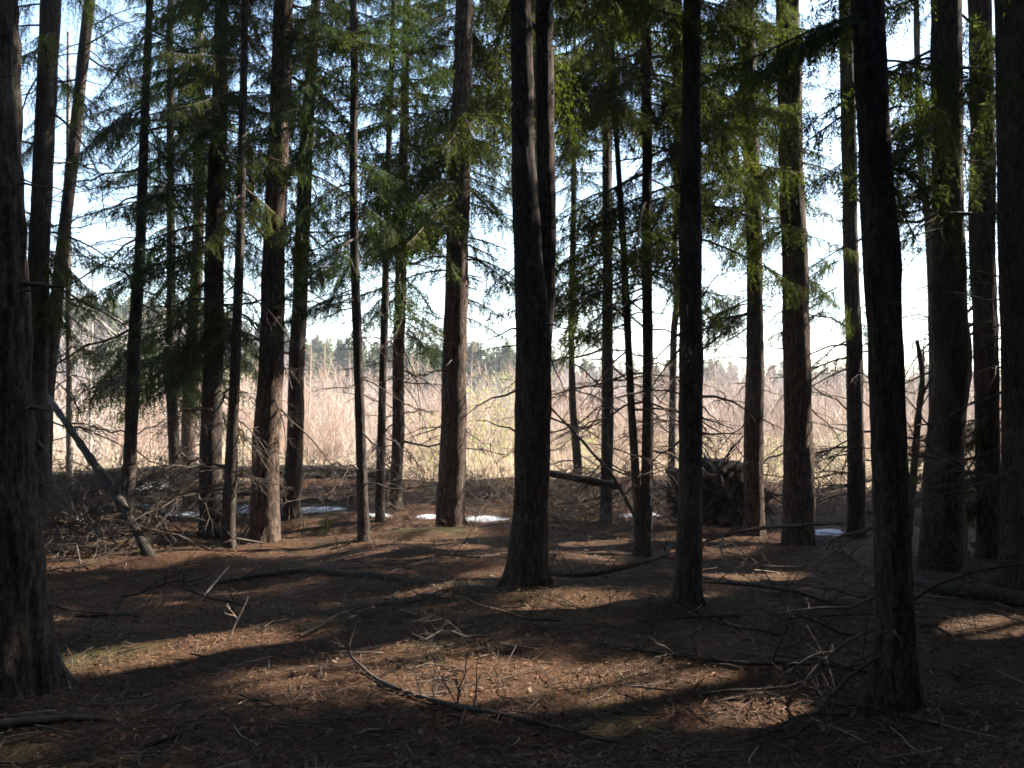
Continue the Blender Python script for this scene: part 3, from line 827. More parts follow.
wood('fallen_log', 'dark log on the low bank beyond the curved trunks and the snow', 'log', [np.array([-8.2, 17.3, H(-8.2, 17.3) + .08]), np.array([-6, 17.45, H(-6, 17.45) + .12]), np.array([-3.8, 17.5, H(-3.8, 17.5) + .1]), np.array([-2.0, 17.3, H(-2, 17.3) + .06])], [.13, .14, .13, .11], 'log', stubs=6, seed=6)
wood('fallen_log', 'short dark log lodged between the thin bent stem and the ragged trunk', 'log', [UP(548, 473, 13.6), UP(580, 479, 13.5), UP(622, 487, 13.4)], [.045, .055, .05], 'log', stubs=5, seed=7)
wood('leaning_pole', 'bare pole leaning against the massive double-stemmed trunk', 'pole', [UP(551, 408, 9.6), UP(590, 450, 11.3), UP(622, 492, 12.6), G(642, 532, 0)], [.010, .016, .02, .022], 'log', stubs=9, seed=8)
wood('leaning_snag', 'dead trunk leaning at a slant over the brush pile', 'tree trunk', [G(157, 560, -.12), UP(125, 510, 11.2), UP(88, 455, 12.2), UP(36, 380, 15.2)], [.055, .05, .045, .034], 'log', stubs=14, seed=9, n=40)
b9 = gp(912, 560)
wood('forked_snag', 'thin broken snag with a forked tip beside the crooked stout trunk', 'snag', [UP(908, 545, 12.6), UP(913, 480, 12.6), UP(918, 420, 12.6), UP(922, 370, 12.6), UP(917, 340, 12.6)], [.055, .05, .045, .042, .028], 'dead', seed=10,
     twigs=[(.80, UP(925, 338, 12.6), .024), (.72, UP(934, 362, 12.6), .02), (.35, UP(930, 440, 12.8), .01), (.5, UP(898, 400, 12.4), .01)])
wood('leaning_pole', 'thin pole propped level on a forked stick in front of the root plate', 'pole', [UP(706, 541, 10.6), UP(742, 531, 10.9), UP(790, 526, 11.2), UP(842, 523, 11.4)], [.014, .02, .02, .014], 'dead', stubs=5, seed=11, twigs=[(.17, G(733, 577, 0), .014)])
wood('fallen_branch', 'pale curved branch arching down beside the slanting thin trunk', 'branch', [UP(664, 552, 9.8), UP(645, 563, 9.6), UP(628, 582, 9.2), UP(613, 600, 8.7), G(608, 618, 0)], [.007, .010, .011, .009, .005], 'dead_pale', seed=12, stubs=2)
wood('fallen_branch', 'pale bent twig leaning on the dark trunk with the flared foot', 'branch', [UP(688, 520, 7.7), UP(697, 540, 7.7), UP(694, 562, 7.7), G(676, 588, 0)], [.005, .008, .008, .006], 'dead_pale', seed=13)
wood('fallen_branch', 'dark branch sweeping along the litter from the double-stemmed trunk', 'branch', [G(545, 578, .03), G(590, 580, .05), G(640, 574, .10), G(672, 560, .16)], [.018, .026, .026, .018], 'log', stubs=9, seed=14)
wood('fallen_branch', 'dark branch lying towards the foremost trunk from the flared foot', 'branch', [G(700, 585, .03), G(745, 588, .03), G(790, 596, .04), G(850, 612, .02)], [.012, .016, .015, .008], 'log', stubs=8, seed=15)
wood('fallen_branch', 'dead branch in a shadowed line beyond the sun patch', 'branch', [G(600, 645, .01), G(650, 655, .02), G(700, 662, .02)], [.008, .013, .006], 'log', stubs=5, seed=16)
wood('fallen_branch', 'long low dead branch below the dim sun fleck near the foremost trunk', 'branch', [G(660, 652, .01), G(740, 668, .03), G(820, 670, .03), G(880, 676, .01)], [.008, .013, .013, .006], 'log', stubs=8, seed=17)
wood('wood_chip', 'pale curved splinter of wood on the shaded litter', 'wood chip', [G(411, 601, .02), G(421, 598, .03), G(433, 596, .02)], [.006, .012, .006], 'dead_pale', seed=18)
wood('wood_chip', 'short pale splinter lying nearer than the curved one', 'wood chip', [G(411, 624, .01), G(423, 622, .02), G(432, 619, .02)], [.004, .009, .004], 'dead_pale', seed=19)
wood('fallen_branch', 'slim forked pale twig standing up out of the shaded litter', 'branch', [G(227, 640, -.02), UP(236, 622, dd(227, 640)), UP(245, 604, dd(227, 640)), UP(248, 597, dd(227, 640))], [.005, .006, .005, .003], 'dead_pale', seed=20, twigs=[(.55, UP(226, 606, dd(227, 640)), .003)])
wood('fallen_branch', 'straight pale stick slanting on the litter near the thin dark log', 'branch', [G(203, 598, .01), G(216, 587, .05), G(229, 577, .10)], [.009, .010, .006], 'dead_pale', seed=21)
wood('fallen_branch', 'sunlit broken branch on the slope below the leaning dead trunk', 'branch', [G(62, 520, .10), G(85, 532, .09), G(110, 543, .05)], [.02, .026, .018], 'dead_pale', seed=22, stubs=4)
wood('fallen_branch', 'pale stick propped up near the foot of the leaning dead trunk', 'branch', [G(143, 541, .0), UP(155, 528, dd(143, 541)), UP(167, 515, dd(143, 541) + .1)], [.012, .012, .008], 'dead_pale', seed=23)

# poles lying along the bank
rg = np.random.default_rng(515)
for q in range(12):
    x0 = [-7.5, -6.2, -5, -3.6, -2.6, -1.2, .4, 1.5, 4.4, 5.2, 6.3, 7.4][q]; y0 = rg.uniform(14.6, 16.9); a_ = rg.normal(0, .45); L_ = rg.uniform(1.0, 2.4)
    t_ = np.linspace(0, 1, 5); px_ = x0 + L_ * t_ * math.cos(a_); py_ = y0 + L_ * t_ * math.sin(a_); r_ = rg.uniform(.02, .05)
    wood('fallen_pole', 'dark fallen pole lying in the brush along the low bank', 'pole', np.stack([px_, py_, H(px_, py_) + r_ * .6 + t_ * rg.uniform(0, .35) + rg.normal(0, .02, 5)], -1), [r_ * .7, r_, r_, r_ * .6], 'log', group='poles in the brush of the bank', stubs=7, seed=600 + q)

# scattered fallen branches
rg = np.random.default_rng(909)
FB = []
for q in range(6):
    L = rg.uniform(.8, 1.7)
    mb = limb_mb(rg, L, .009 + .004 * L, 9, droop=.02, kink=.05, sublen=.45)
    FB.append(mb.build('fallen_branch', M['log']))
fb_px = [(60, 560), (100, 575), (40, 590), (120, 600), (75, 620), (150, 590), (30, 545), (115, 535), (170, 570), (60, 505), (90, 490), (20, 575), (140, 620), (250, 610), (300, 640), (480, 640), (560, 625), (740, 620), (780, 640), (830, 600), (800, 570), (950, 640), (980, 690), (850, 720), (700, 700), (620, 690), (240, 700), (180, 740), (940, 730), (560, 555), (480, 560), (330, 552), (580, 540), (700, 560), (835, 555), (880, 560), (910, 610), (820, 620), (770, 600), (860, 640)]
for q, (px, py) in enumerate(fb_px):
    o = FB[q] if q < 6 else FB[q % 6].copy()
    if q >= 6: C.objects.link(o)
    p = gp(px, py); o.location = (p[0], p[1], p[2] + .03)
    o.rotation_euler = (rg.uniform(0, TAU), rg.uniform(-.22, .02), rg.uniform(0, TAU)); s = rg.uniform(.55, .95); o.scale = (s, s, s * .8)
    brush = px < 175 and py < 625
    tag(o, 'dead twiggy branch tangled in the brush pile under the leaning dead trunk' if brush else 'dark twiggy dead branch lying loose on the needle litter', 'branch', 'branches of the brush pile' if brush else 'dead branches on the forest floor')


# ------------------------------------------------------------------ root plate of the uprooted tree
def blob(center, rad, seed, amp=.25, nu=48, nv=30, fr=2.2):
    u = np.arange(nu) * TAU / nu; v = np.linspace(-math.pi / 2, math.pi / 2, nv)
    U, Vv = np.meshgrid(u, v)
    D = np.stack([np.cos(Vv) * np.cos(U), np.cos(Vv) * np.sin(U), np.sin(Vv)], -1)
    n = vnoise(D[..., 0] * fr + 9, D[..., 2] * fr + D[..., 1] * 1.7, seed) + .5 * vnoise(D[..., 0] * fr * 2.6, D[..., 2] * fr * 2.6 + D[..., 1] * 3, seed + 1) + .22 * vnoise(D[..., 0] * 14, D[..., 2] * 14 + D[..., 1] * 11, seed + 2)
    Pp = np.asarray(center) + D * np.asarray(rad) * (1 + amp * n)[..., None]
    i = np.arange(nv - 1)[:, None] * nu; j = np.arange(nu)[None]; j2 = (j + 1) % nu
    mb = MB(); mb.add(Pp.reshape(-1, 3), np.stack([i + j, i + j2, i + nu + j2, i + nu + j], -1).reshape(-1, 4))
    return mb


dr = 13.5
cpt = at(714, 508, dr)
rp = np.array([cpt[0], dr, float(H(cpt[0], dr))])
root = empty('root_plate', rp)
tag(root, 'dark upturned root plate of a fallen tree, matted with soil and needles', 'root plate')
nA, nR = 120, 26
A, Rr2 = np.meshgrid(np.arange(nA) * TAU / nA, np.linspace(0, 1, nR))
edge = 1 + .20 * vnoise(np.cos(A) * 2.2 + 5, np.sin(A) * 2.2, 71) + .16 * vnoise(np.cos(A) * 6 + 5, np.sin(A) * 6, 72) + .24 * vnoise(np.cos(A) * 17, np.sin(A) * 17, 73)
pxx = np.cos(A) * .70 * Rr2 * edge; pzz = np.sin(A) * .52 * Rr2 * edge
pzz = np.where(pzz > .36, .36 + (pzz - .36) * .45, pzz)
mb = MB()
for sg in (-1, 1):
    yy_ = sg * (.30 * np.sqrt(np.clip(1 - Rr2 ** 2, 0, 1)) + (1 - Rr2) * (.28 * vnoise(pxx * 5 + sg, pzz * 5, 74) + .18 * vnoise(pxx * 13, pzz * 13 + sg, 75) + .11 * vnoise(pxx * 34, pzz * 34, 76)))
    Vp = np.stack([cpt[0] + pxx, dr + yy_, rp[2] + .44 + pzz * 1.06], -1).reshape(-1, 3)
    ii = np.arange(nR - 1)[:, None] * nA; jj = np.arange(nA)[None]; j2 = (jj + 1) % nA
    mb.add(Vp, np.stack([ii + jj, ii + j2, ii + nA + j2, ii + nA + jj], -1).reshape(-1, 4))
mb.merged().build('soil_mat', M['soil'], root, origin=rp)
rg = np.random.default_rng(62)
for q in range(34):
    a_ = rg.uniform(-.3, math.pi + .3); L = rg.uniform(.25, .6)
    p0 = np.array([cpt[0] + .08 + .40 * math.cos(a_), dr - rg.uniform(-.1, .25), rp[2] + .36 + .38 * math.sin(a_)])
    Mx = rot(rg.normal(0 if math.cos(a_) > 0 else math.pi, .5), a_ if math.cos(a_) > 0 else math.pi - a_)
    tb = MB()
    for Pq, rq in limb(rg, L, rg.uniform(.010, .022), 5, .4, 1, .5, .12, .5): tube(tb, Pq @ Mx.T + p0, rq, 5, 0, False)
    tb.build('root', M['soil'], root, origin=rp)
tb = MB(); n = 9000
a_ = rg.uniform(0, math.pi, n); rr_ = rg.uniform(.1, 1.0, n) ** .6
P0 = np.stack([cpt[0] + .02 + .66 * np.cos(a_) * rr_, dr - .36 + .34 * rr_ ** 2 + rg.uniform(-.06, .12, n), rp[2] + .34 + .58 * np.sin(a_) * rr_], -1)
Dv = rg.normal(0, .4, (n, 3)) + [0, -.15, -.8]; Dv /= np.linalg.norm(Dv, axis=1, keepdims=True)
Ls = rg.uniform(.05, .2, (n, 1)); W = rg.normal(0, 1, (n, 3)); W /= np.linalg.norm(W, axis=1, keepdims=True)
tb.add(np.stack([P0 - W * .0035, P0 + W * .0035, P0 + Dv * Ls], 1).reshape(-1, 3), np.arange(n * 3).reshape(-1, 3))
tag(tb.build('root_fringe', M['soil'], root, origin=rp), kind='stuff')
wood('fallen_log', 'fallen trunk of the uprooted tree stretching away from the root plate', 'log', [rp + [.1, .3, .32], rp + [.5, 1.6, .30], rp + [1.0, 3.0, .28], rp + [1.5, 4.6, .2]], [.15, .13, .11, .08], 'bark', seed=31, stubs=6)


# ------------------------------------------------------------------ small evergreens near the ground
def little_spruce(px, py, h, label, needle='needle_yellow'):
    p = gp(px, py); rg = np.random.default_rng(int(px))
    root = empty('spruce_sapling', p); tag(root, label, 'sapling', 'young spruces')
    tb = MB(); tube(tb, [[0, 0, -.05], [.01, 0, h * .5], [0, .01, h]], [.012, .008, .003], 5); tb.build('trunk', M['dead'], root)
    mb = MB()
    for z in np.linspace(.08, h, max(4, int(h / .09))):
        for _ in range(4):
            Lb = (.42 * h + .1) * (1 - .85 * z / h) * rg.uniform(.7, 1.2) + .05
            mb.add_mb(FINE[rg.integers(0, 7)], rot(rg.uniform(0, TAU), rg.uniform(-.1, .3)) * (Lb / 2), (0, 0, z))
    mb.merged().build('crown', [M[needle], M['dead']], root, smooth=False)


little_spruce(326, 536, .42, 'tiny bright green spruce sapling beside the slim straight trunk')
little_spruce(243, 508, .40, 'tiny green spruce sapling by the snow behind the thin curved trunk')
little_spruce(160, 520, .7, 'knee-high dark spruce sapling near the snow by the black pole-like trunk', 'needle')
little_spruce(966, 560, .5, 'small dark spruce sapling between the crooked trunk and the shaggy one', 'needle')

# ------------------------------------------------------------------ snow
mb = MB()
for (px, py, a_, b_, sd) in [(148, 490, .40, .30, 1), (165, 511, .5, .25, 2), (243, 508, .42, .26, 3), (318, 510, .42, .22, 4), (428, 518, .2, .13, 5), (486, 519, .34, .17, 6), (640, 515, .25, .14, 8), (828, 533, .30, .18, 10), (372, 516, .2, .13, 11)]:
    p = gp(px, py)
    gx = np.linspace(-a_ * 1.5, a_ * 1.5, 60); gy = np.linspace(-b_ * 1.9, b_ * 1.9, 36)
    GX, GY = np.meshgrid(gx, gy)
    msk = 1 - np.sqrt((GX / a_) ** 2 + (GY / b_) ** 2) + .9 * vnoise(GX * 3.5 + sd * 7, GY * 5, sd) + .4 * vnoise(GX * 11, GY * 13, sd + 3)
    zz = H(p[0] + GX, p[1] + GY) + np.clip(msk, -.1, .5) * .06 - .004
    ii = (np.arange(35)[:, None] * 60 + np.arange(59)[None]).ravel()
    ok = (msk.ravel()[ii] > -.06)
    ii = ii[ok]
    mb.add(np.stack([p[0] + GX, p[1] + GY, zz], -1).reshape(-1, 3), np.stack([ii, ii + 1, ii + 61, ii + 60], -1))
tag(mb.build('snow', M['snow']), 'thin leftover snow patches along the shaded bank', 'snow', kind='stuff')


# ------------------------------------------------------------------ litter, twigs, blades
def scatter_tris(n, rg, dmin, dmax, ll, ww, tilt, lift, xw=.62):
    d = dmin * (dmax / dmin) ** rg.random(n)
    x = rg.uniform(-1, 1, n) * (xw * d + .5); y = d
    az = rg.uniform(0, TAU, n); L = rg.uniform(*ll, n); W = rg.uniform(*ww, n) * .5
    up = rg.normal(0, tilt, n)
    D = np.stack([np.cos(az) * np.cos(up), np.sin(az) * np.cos(up), np.sin(up)], -1)
    S = np.stack([-np.sin(az), np.cos(az), rg.normal(0, .4, n)], -1)
    P = np.stack([x, y, H(x, y) + lift + np.abs(up) * L * .4], -1)
    a = P - D * L[:, None] / 2; b = P + D * L[:, None] / 2
    w = S * W[:, None]
    m = P + np.stack([0 * L, 0 * L, .12 * L], -1) * rg.normal(.3, .6, (n, 1))
    V = np.stack([a, m + w, b, m - w], 1)
    return V.reshape(-1, 3), np.arange(n * 4).reshape(-1, 4)


rg = np.random.default_rng(321)
mb = MB()
for m_, n_ in ((0, 34000), (1, 3200), (2, 26000)):
    V, Q = scatter_tris(n_, rg, 3.4, 17, (.03, .10), (.003, .009), .22, .006); mb.add(V, Q, m_)
V, Q = scatter_tris(2600, rg, 3.4, 16, (.025, .055), (.014, .032), .45, .010); mb.add(V, Q, 3)
tag(mb.build('needle_litter', [M['litter_rust'], M['litter_tan'], M['litter_dark'], M['leaf_tan']], smooth=False), 'fallen needles and old leaves carpeting the floor', 'litter', kind='stuff')
mb = MB()
for q in range(2400):
    d = 3.5 * (18 / 3.5) ** rg.random(); x = rg.uniform(-1, 1) * (.6 * d + .4); az = rg.uniform(0, TAU); L = rg.uniform(.08, .5)
    t = np.linspace(-.5, .5, 4); px_ = x + np.cos(az) * L * t + rg.normal(0, .012, 4); py_ = d + np.sin(az) * L * t + rg.normal(0, .012, 4)
    pz = H(px_, py_) + rg.uniform(.002, .03) + t * L * rg.normal(0, .15)
    r0 = rg.uniform(.0015, .006)
    tube(mb, np.stack([px_, py_, pz], -1), np.linspace(r0, r0 * .5, 4), 4, 0 if rg.random() < .93 else 1, False)
tag(mb.build('twig_debris', [M['dead'], M['dead_pale']]), 'small broken twigs strewn over the needles', 'debris', kind='stuff')


def blades(mb, n, rg, xy, hh, ww, m_, lean=.35):
    x, y = xy
    h = rg.uniform(*hh, n); w = rg.uniform(*ww, n) * .5
    az = rg.uniform(0, TAU, n); le = rg.uniform(0, lean, n) * h
    z = H(x, y) - .01
    S = np.stack([np.cos(az), np.sin(az), 0 * az], -1) * w[:, None]; T = np.stack([-np.sin(az), np.cos(az), 0 * az], -1) * le[:, None]
    P = np.stack([x, y, z], -1); U = np.array([0, 0, 1.])
    V = np.stack([P - S, P + S, P + T * .35 + U * h[:, None] * .6 + S * .7, P + T + U * h[:, None], P + T * .35 + U * h[:, None] * .6 - S * .7], 1)
    b = np.arange(n)[:, None] * 5
    mb.add(V.reshape(-1, 3), b + np.array([[0, 1, 2, 4]]), m_)
    mb.T.append((b + np.array([[4, 2, 3]]) + mb.n - n * 5, m_))


mb = MB()
cl = [gp(px, py) for px, py in [(430, 600), (560, 608), (600, 612), (650, 690), (540, 600), (455, 560), (330, 545), (880, 560), (500, 545), (470, 595), (250, 520), (700, 600)]]
for p in cl:
    n = 110; blades(mb, n, rg, (p[0] + rg.normal(0, .28, n), p[1] + rg.normal(0, .22, n)), (.02, .10), (.003, .006), 0)
tag(mb.build('grass', M['moss'], smooth=False), 'short green grass and moss in thin patches on the litter', 'grass', kind='stuff')

# ------------------------------------------------------------------ twiggy undergrowth along the bank
LIMBS = [limb_mb(rg, 1.0, .008, 8, droop=.05, kink=.09, sublen=.55) for _ in range(8)]
for q in (1, 4, 6):
    LIMBS[q].Q = [(f, 1) for f, _ in LIMBS[q].Q]; LIMBS[q].T = [(f, 1) for f, _ in LIMBS[q].T]
mb = MB()
for q in range(950):
    x = rg.uniform(-9, 9.5); y = rg.normal(16.1, 1.0)
    s = rg.uniform(.35, 1.15)
    mb.add_mb(LIMBS[rg.integers(0, 8)], rot(rg.uniform(0, TAU), rg.uniform(-.05, .8), rg.uniform(0, TAU)) * s, (x, y, float(H(x, y)) + .04))
for q in range(260):
    x = rg.uniform(-6.5, 7.5); y = rg.normal(14.7, .6)
    mb.add_mb(LIMBS[rg.integers(0, 8)], rot(rg.uniform(0, TAU), rg.uniform(-.05, .7), rg.uniform(0, TAU)) * rg.uniform(.25, .8), (x, y, float(H(x, y)) + .03))
for q in range(190):
    x = rg.normal(-5.6, .95); y = rg.normal(12.4, 1.3)
    s = rg.uniform(.6, 1.7)
    mb.add_mb(LIMBS[(0, 2, 3, 5, 7, 0, 2, 1)[rg.integers(0, 8)]], rot(rg.uniform(0, TAU), rg.uniform(-.1, .6), rg.uniform(0, TAU)) * s, (x, y, float(H(x, y)) + .05))
for q in range(70):
    x = rg.normal(1.0, .8); y = rg.normal(13.4, .8)
    mb.add_mb(LIMBS[rg.integers(0, 8)], rot(rg.uniform(0, TAU), rg.uniform(-.1, .9), rg.uniform(0, TAU)) * rg.uniform(.4, 1.), (x, y, float(H(x, y)) + .05))
tag(mb.merged().build('undergrowth', [M['dead'], M['dead_mid']]), 'tangle of bare dead twigs along the low bank', 'undergrowth', kind='stuff')

# ------------------------------------------------------------------ meadow
mb = MB()
n = 42000; y = 18.8 * (75 / 18.8) ** (rg.random(n) ** 1.25); x = rg.uniform(-1, 1, n) * (.66 * y + 3)
gsel = vnoise(x * .22, y * .22, 21) + .5 * vnoise(x * .7, y * .7, 22) > .44
k = sstep(18.5, 22, y)
for sel, m_ in ((~gsel, 0), (gsel, 1)):
    nn = int(sel.sum()); blades(mb, nn, rg, (x[sel], y[sel]), (.2, .8), (.012, .030), m_, .6)
tag(mb.build('meadow_grass', [M['drygrass'], M['drygrass_green']], smooth=False), 'tall dry tan grass of the sunlit meadow', 'grass', kind='stuff')


def upright(rg, h, r0, nb, spread, depth, m_, mb, org):
    n = 5; t = np.linspace(0, 1, n)
    P = np.stack([np.cumsum(rg.normal(0, .05, n)) * h * .5, np.cumsum(rg.normal(0, .05, n)) * h * .5, h * t], -1); P -= P[0]
    P[:, 0] += spread * t * rg.normal(0, .22) * h; P[:, 1] += spread * t * rg.normal(0, .22) * h
    tube(mb, P + org, np.linspace(r0, r0 * .3, n), 3, m_, False)
    if depth:
        for _ in range(nb):
            q = rg.uniform(.25, .95); p = np.array([np.interp(q, t, P[:, c]) for c in range(3)]) + org
            L = h * (1 - q * .75) * rg.uniform(.25, .5)
            az = rg.uniform(0, TAU); e = rg.uniform(.75, 1.25)
            D = np.array([math.cos(az) * math.cos(e), math.sin(az) * math.cos(e), math.sin(e)])
            side = np.array([math.cos(az), math.sin(az), 0])
            pts = np.stack([p, p + D * L * .5 + side * L * .06, p + D * L])
            tube(mb, pts, [r0 * .45, r0 * .3, r0 * .15], 3, m_, False)
            if depth > 1:
                for _ in range(3):
                    qq = rg.uniform(.3, 1); pp = p + D * L * qq; az2 = rg.uniform(0, TAU); e2 = rg.uniform(.5, 1.2); l2 = L * rg.uniform(.25, .5)
                    tube(mb, np.stack([pp, pp + np.array([math.cos(az2) * math.cos(e2), math.sin(az2) * math.cos(e2), math.sin(e2)]) * l2]), [r0 * .22, r0 * .1], 3, m_, False)


# a library of bare shrub clumps, merged into one thicket
SH = []
for q in range(9):
    s = MB()
    for _ in range(9):
        upright(rg, rg.uniform(1.5, 2.6), .011, 7, 1.3, 2, [0, 3, 1, 2, 0, 1, 3, 2, 0][q], s, np.array([rg.normal(0, .3), rg.normal(0, .3), 0]))
    SH.append(s.merged())
mb = MB()
for q in range(1250):
    y = 22.5 * (62 / 22.5) ** (rg.random() ** .9); x = rg.uniform(-1, 1) * (.6 * y + 3)
    if y < 26 and rg.random() < .5: continue
    if float(vnoise(x * .16, y * .12, 31)) < -.12 and rg.random() < .8: continue
    a_ = rg.uniform(0, TAU); s = rg.uniform(.5, 1.3) * (1 + .009 * (y - 22))
    kk = rg.integers(0, 9)
    mb.add_mb(SH[kk], rot(a_, 0) * s, (x, y, float(H(x, y)) - .05))
tag(mb.merged().build('shrub_thicket_undergrowth', [M['shrub'], M['shrub_red'], M['shrub_pale'], M['shrub_dark']]), 'dense pinkish thicket of leafless shrubs across the meadow', 'thicket', kind='stuff')

# budding shrubs one can tell apart
for px, py, d, h, lb in [(478, 478, 21.0, 2.1, 'yellow-green budding shrub beside the thick peeling trunk'), (505, 478, 22.5, 2.5, 'taller yellow-green budding shrub just short of the double-stemmed trunk'), (590, 480, 20.5, 1.5, 'yellow-green budding shrub behind the thin bent stem'),
                         (692, 484, 21, 1.2, 'low yellow-green budding shrub showing over the root plate'), (432, 480, 21.5, 1.6, 'yellow-green budding shrub seen through the drooping dead limbs'), (775, 482, 21, 1.1, 'low yellow-green budding shrub behind the flaking sunlit trunk'), (840, 484, 21.5, 1.2, 'small yellow-green budding shrub behind the wiry twigs'), (230, 484, 20.5, 1.3, 'yellow-green budding shrub behind the thin curved trunk')]:
    p = at(px, py, d); p[2] = H(p[0], d)
    root = empty('budding_shrub', p); tag(root, lb, 'shrub', 'budding shrubs at the meadow edge')
    s = MB()
    for _ in range(7): upright(rg, h * rg.uniform(.7, 1.1), .008, 7, 1.4, 2, 0, s, np.array([rg.normal(0, .14), rg.normal(0, .14), 0]))
    s.merged().build('stem', M['shrub_pale'], root)
    n = int(430 * h); hh = rg.uniform(.25, 1.05, n) * h
    V0 = np.stack([rg.normal(0, .3, n) * (.4 + hh / h * .7), rg.normal(0, .3, n) * (.4 + hh / h * .7), hh], -1)
    A = rg.normal(0, 1, (n, 3)) * .017; B = rg.normal(0, 1, (n, 3)) * .017
    s = MB(); s.add(np.stack([V0 - A, V0 + B, V0 + A], 1).reshape(-1, 3), np.arange(n * 3).reshape(-1, 3)); s.build('foliage', M['bud'], root, smooth=False)

# bare saplings standing in the meadow
sp = [(308, 24, 4.4, 'tall bare grey sapling with spreading forks behind the dark curving trunk', .03), (332, 27, 4.6, 'tall bare pinkish sapling close before the slim straight trunk', .03), (425, 23, 3.8, 'bare sapling seen past the drooping dead limbs', .025), (468, 26, 3.6, 'bare pale sapling just beside the thick peeling trunk', .025),
      (112, 20, 6.6, 'leaning bare birch with a pale stem in the sky gap', .05), (90, 22, 5.6, 'pale bare birch stem next to the leaning slender trunk', .045), (720, 34, 4.6, 'pale bare sapling beyond the root plate', .04), (738, 38, 5.0, 'white-stemmed bare sapling behind the slim sunlit-foot trunk', .045), (563, 24, 3.4, 'bare sapling in the gap next to the massive double-stemmed trunk', .025), (775, 27, 4.2, 'bare pinkish sapling in the bright gap before the flaking trunk', .03), (826, 25, 4.0, 'bare sapling behind the wiry dead twigs', .03), (915, 26, 4.6, 'bare sapling behind the forked snag', .03), (655, 29, 4.0, 'bare sapling between the thin trunks and the crooked stem', .03), (152, 26, 4.8, 'bare sapling beyond the snow near the black pole-like trunk', .03)]
for px, d, h, lb, r0 in sp:
    p = at(px, 480, d); p[2] = H(p[0], d) - .05
    root = empty('bare_sapling', p); tag(root, lb, 'sapling', 'leafless saplings in the meadow')
    s = MB(); rg2 = np.random.default_rng(px)
    n = 10; t = np.linspace(0, 1, n); ln = .28 if px == 112 else rg2.uniform(-.06, .06)
    P = np.stack([ln * h * t + np.cumsum(rg2.normal(0, .02, n)), np.cumsum(rg2.normal(0, .02, n)), h * t], -1)
    tube(s, P, np.linspace(r0, r0 * .2, n), 6, 0)
    s.build('trunk', M['shrub_pale' if r0 > .035 else 'shrub'], root)
    s = MB()
    for _ in range(16):
        q = rg2.uniform(.2, .95); p0 = np.array([np.interp(q, t, P[:, c]) for c in range(3)])
        Mx = rot(rg2.uniform(0, TAU), rg2.uniform(.5, 1.1))
        for Pq, rq in limb(rg2, h * .45 * (1.1 - q), r0 * .35 * (1.15 - q), 6, .2, 2, -.1, .05, .45): tube(s, Pq @ Mx.T + p0, rq, 3, 0, False)
    s.merged().build('crown', M['shrub_pale' if r0 > .035 else 'shrub'], root)

# ------------------------------------------------------------------ far wood beyond the meadow
def conifer(rg, h):
    s = MB(); n = 420
    f = rg.random(n) ** .8; z = h * (.06 + .94 * f); az = rg.uniform(0, TAU, n)
    rad = h * .20 * (1 - f) ** .8 * rg.uniform(.35, 1.1, n) + .05
    P = np.stack([np.cos(az) * rad * .35, np.sin(az) * rad * .35, z], -1); E = np.stack([np.cos(az) * rad, np.sin(az) * rad, z - rad * rg.uniform(-.1, .45, n)], -1)
    S = np.stack([-np.sin(az), np.cos(az), rg.normal(0, .5, n)], -1) * (h * .030 * rg.uniform(.5, 1.3, n))[:, None]
    s.add(np.stack([P, (P + E) / 2 + S, E, (P + E) / 2 - S], 1).reshape(-1, 3), np.arange(n * 4).reshape(-1, 4), 0)
    tube(s, [[0, 0, 0], [0, 0, h * .97]], [h * .012, h * .003], 5, 1, False)
    return s.merged()


CON = [conifer(rg, 10) for _ in range(6)]
def far_top(px): return np.interp(px, [-200, 0, 200, 300, 400, 540, 600, 700, 800, 1024, 1250], [288, 290, 296, 332, 338, 342, 360, 356, 362, 360, 358])
mb = MB()
for q in range(1100):
    px = rg.uniform(-250, 1270); d = rg.uniform(85, 125)
    dens = np.interp(px, [0, 300, 560, 640, 760, 1024], [1, 1, .85, .5, .3, .35])
    if rg.random() > dens: continue
    top = far_top(px) + abs(rg.normal(0, 9)) + (0 if rg.random() < .8 else rg.uniform(5, 25))
    p = at(px, top, d); z0 = float(H(p[0], d)) - .004 * (d - 60)
    s = (p[2] - z0) / 10
    mb.add_mb(CON[rg.integers(0, 6)], rot(rg.uniform(0, TAU), 0) @ np.diag([s * rg.uniform(1.0, 1.9)] * 2 + [s]), (p[0], d, z0))
tag(mb.merged().build('far_woods', [M['far_green'], M['dead']], smooth=False), 'green conifer wood along the far side of the meadow', 'woods', kind='stuff')
FT = []
for q in range(6):
    s = MB()
    for _ in range(2): upright(rg, 9, .06, 16, .5, 2, 0, s, np.array([rg.normal(0, .8), 0, 0]))
    FT.append(s.merged())
mb = MB()
for q in range(620):
    px = rg.uniform(-250, 1270); d = rg.uniform(66, 110)
    if px < 560 and rg.random() < .72: continue
    p = at(px, far_top(px) + (rg.uniform(-4, 30) if px > 560 else rg.uniform(14, 45)), d); z0 = float(H(p[0], d)) - .004 * max(0, d - 60)
    s = (p[2] - z0) / 9
    mb.add_mb(FT[rg.integers(0, 6)], rot(rg.uniform(0, TAU), 0) * s, (p[0], d, z0))
tag(mb.merged().build('leafless_woods', M['far_twig']), 'greyish pink leafless trees at the far edge of the meadow', 'woods', kind='stuff')

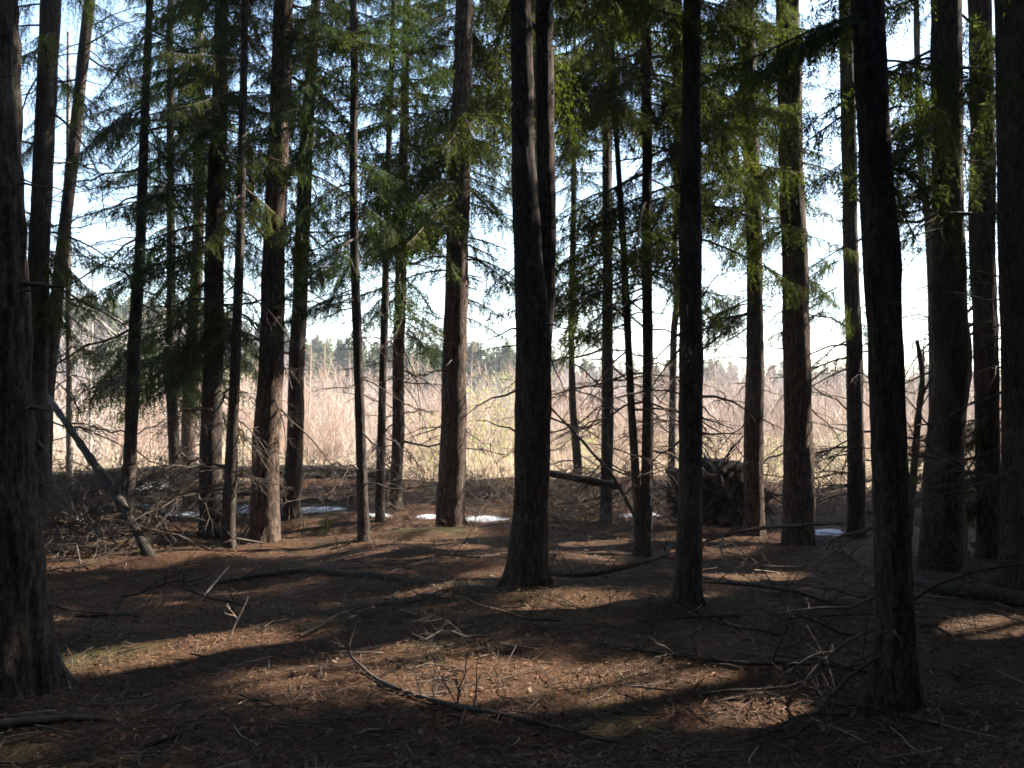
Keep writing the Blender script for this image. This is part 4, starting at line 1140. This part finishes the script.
# ------------------------------------------------------------------ thin spring haze
hm = bpy.data.materials.new('haze'); hm.use_nodes = True
hn = hm.node_tree; hn.nodes.clear(); ho = hn.nodes.new('ShaderNodeOutputMaterial'); hp = hn.nodes.new('ShaderNodeVolumePrincipled')
hp.inputs['Color'].default_value = (.93, .94, .97, 1); hp.inputs['Density'].default_value = .0009; hp.inputs['Anisotropy'].default_value = .3
hn.links.new(hp.outputs[0], ho.inputs['Volume'])
hb_ = MB(); c8 = np.array([[x, y, z] for x in (-140, 140) for y in (-16, 190) for z in (-5, 26)], float)
hb_.add(c8, [[0, 1, 3, 2], [4, 6, 7, 5], [0, 4, 5, 1], [2, 3, 7, 6], [0, 2, 6, 4], [1, 5, 7, 3]])
tag(hb_.build('haze', hm, smooth=False), 'thin pale haze softening the far side of the meadow', 'haze', kind='stuff')

# ------------------------------------------------------------------ light, sky, camera
sdir = SDIR
L = bpy.data.lights.new('sun', 'SUN'); L.energy = 5.0; L.angle = R(.53); L.color = (1, .93, .82)
so = bpy.data.objects.new('sun', L); C.objects.link(so); so.location = (8, 4, 20)
from mathutils import Vector
so.rotation_euler = Vector(-sdir).to_track_quat('-Z', 'Y').to_euler()
w = bpy.data.worlds.new('World'); bpy.context.scene.world = w; w.use_nodes = True
nt = w.node_tree; bg = nt.nodes['Background']
sk = nt.nodes.new('ShaderNodeTexSky'); sk.sky_type = 'NISHITA'; sk.sun_disc = False
sk.sun_elevation = R(EL); sk.sun_rotation = math.atan2(sdir[0], sdir[1])
sk.air_density = 1.0; sk.dust_density = .6; sk.ozone_density = 1.0
nt.links.new(sk.outputs[0], bg.inputs[0]); bg.inputs[1].default_value = .125
cam = bpy.data.cameras.new('camera'); cam.lens = 35; cam.sensor_width = 36; cam.clip_end = 2000
co = bpy.data.objects.new('camera', cam); C.objects.link(co); co.location = tuple(CAM); co.rotation_euler = (R(90) + PITCH, 0, 0)
sc = bpy.context.scene; sc.camera = co
sc.render.engine = 'CYCLES'
sc.view_settings.view_transform = 'Standard'; sc.view_settings.look = 'None'; sc.view_settings.gamma = 1
sc.view_settings.exposure = 2.15
cy = sc.cycles; cy.max_bounces = 5; cy.diffuse_bounces = 3; cy.glossy_bounces = 2; cy.transmission_bounces = 3; cy.use_denoising = True
cy.caustics_reflective = False; cy.caustics_refractive = False; cy.filter_width = 1.7
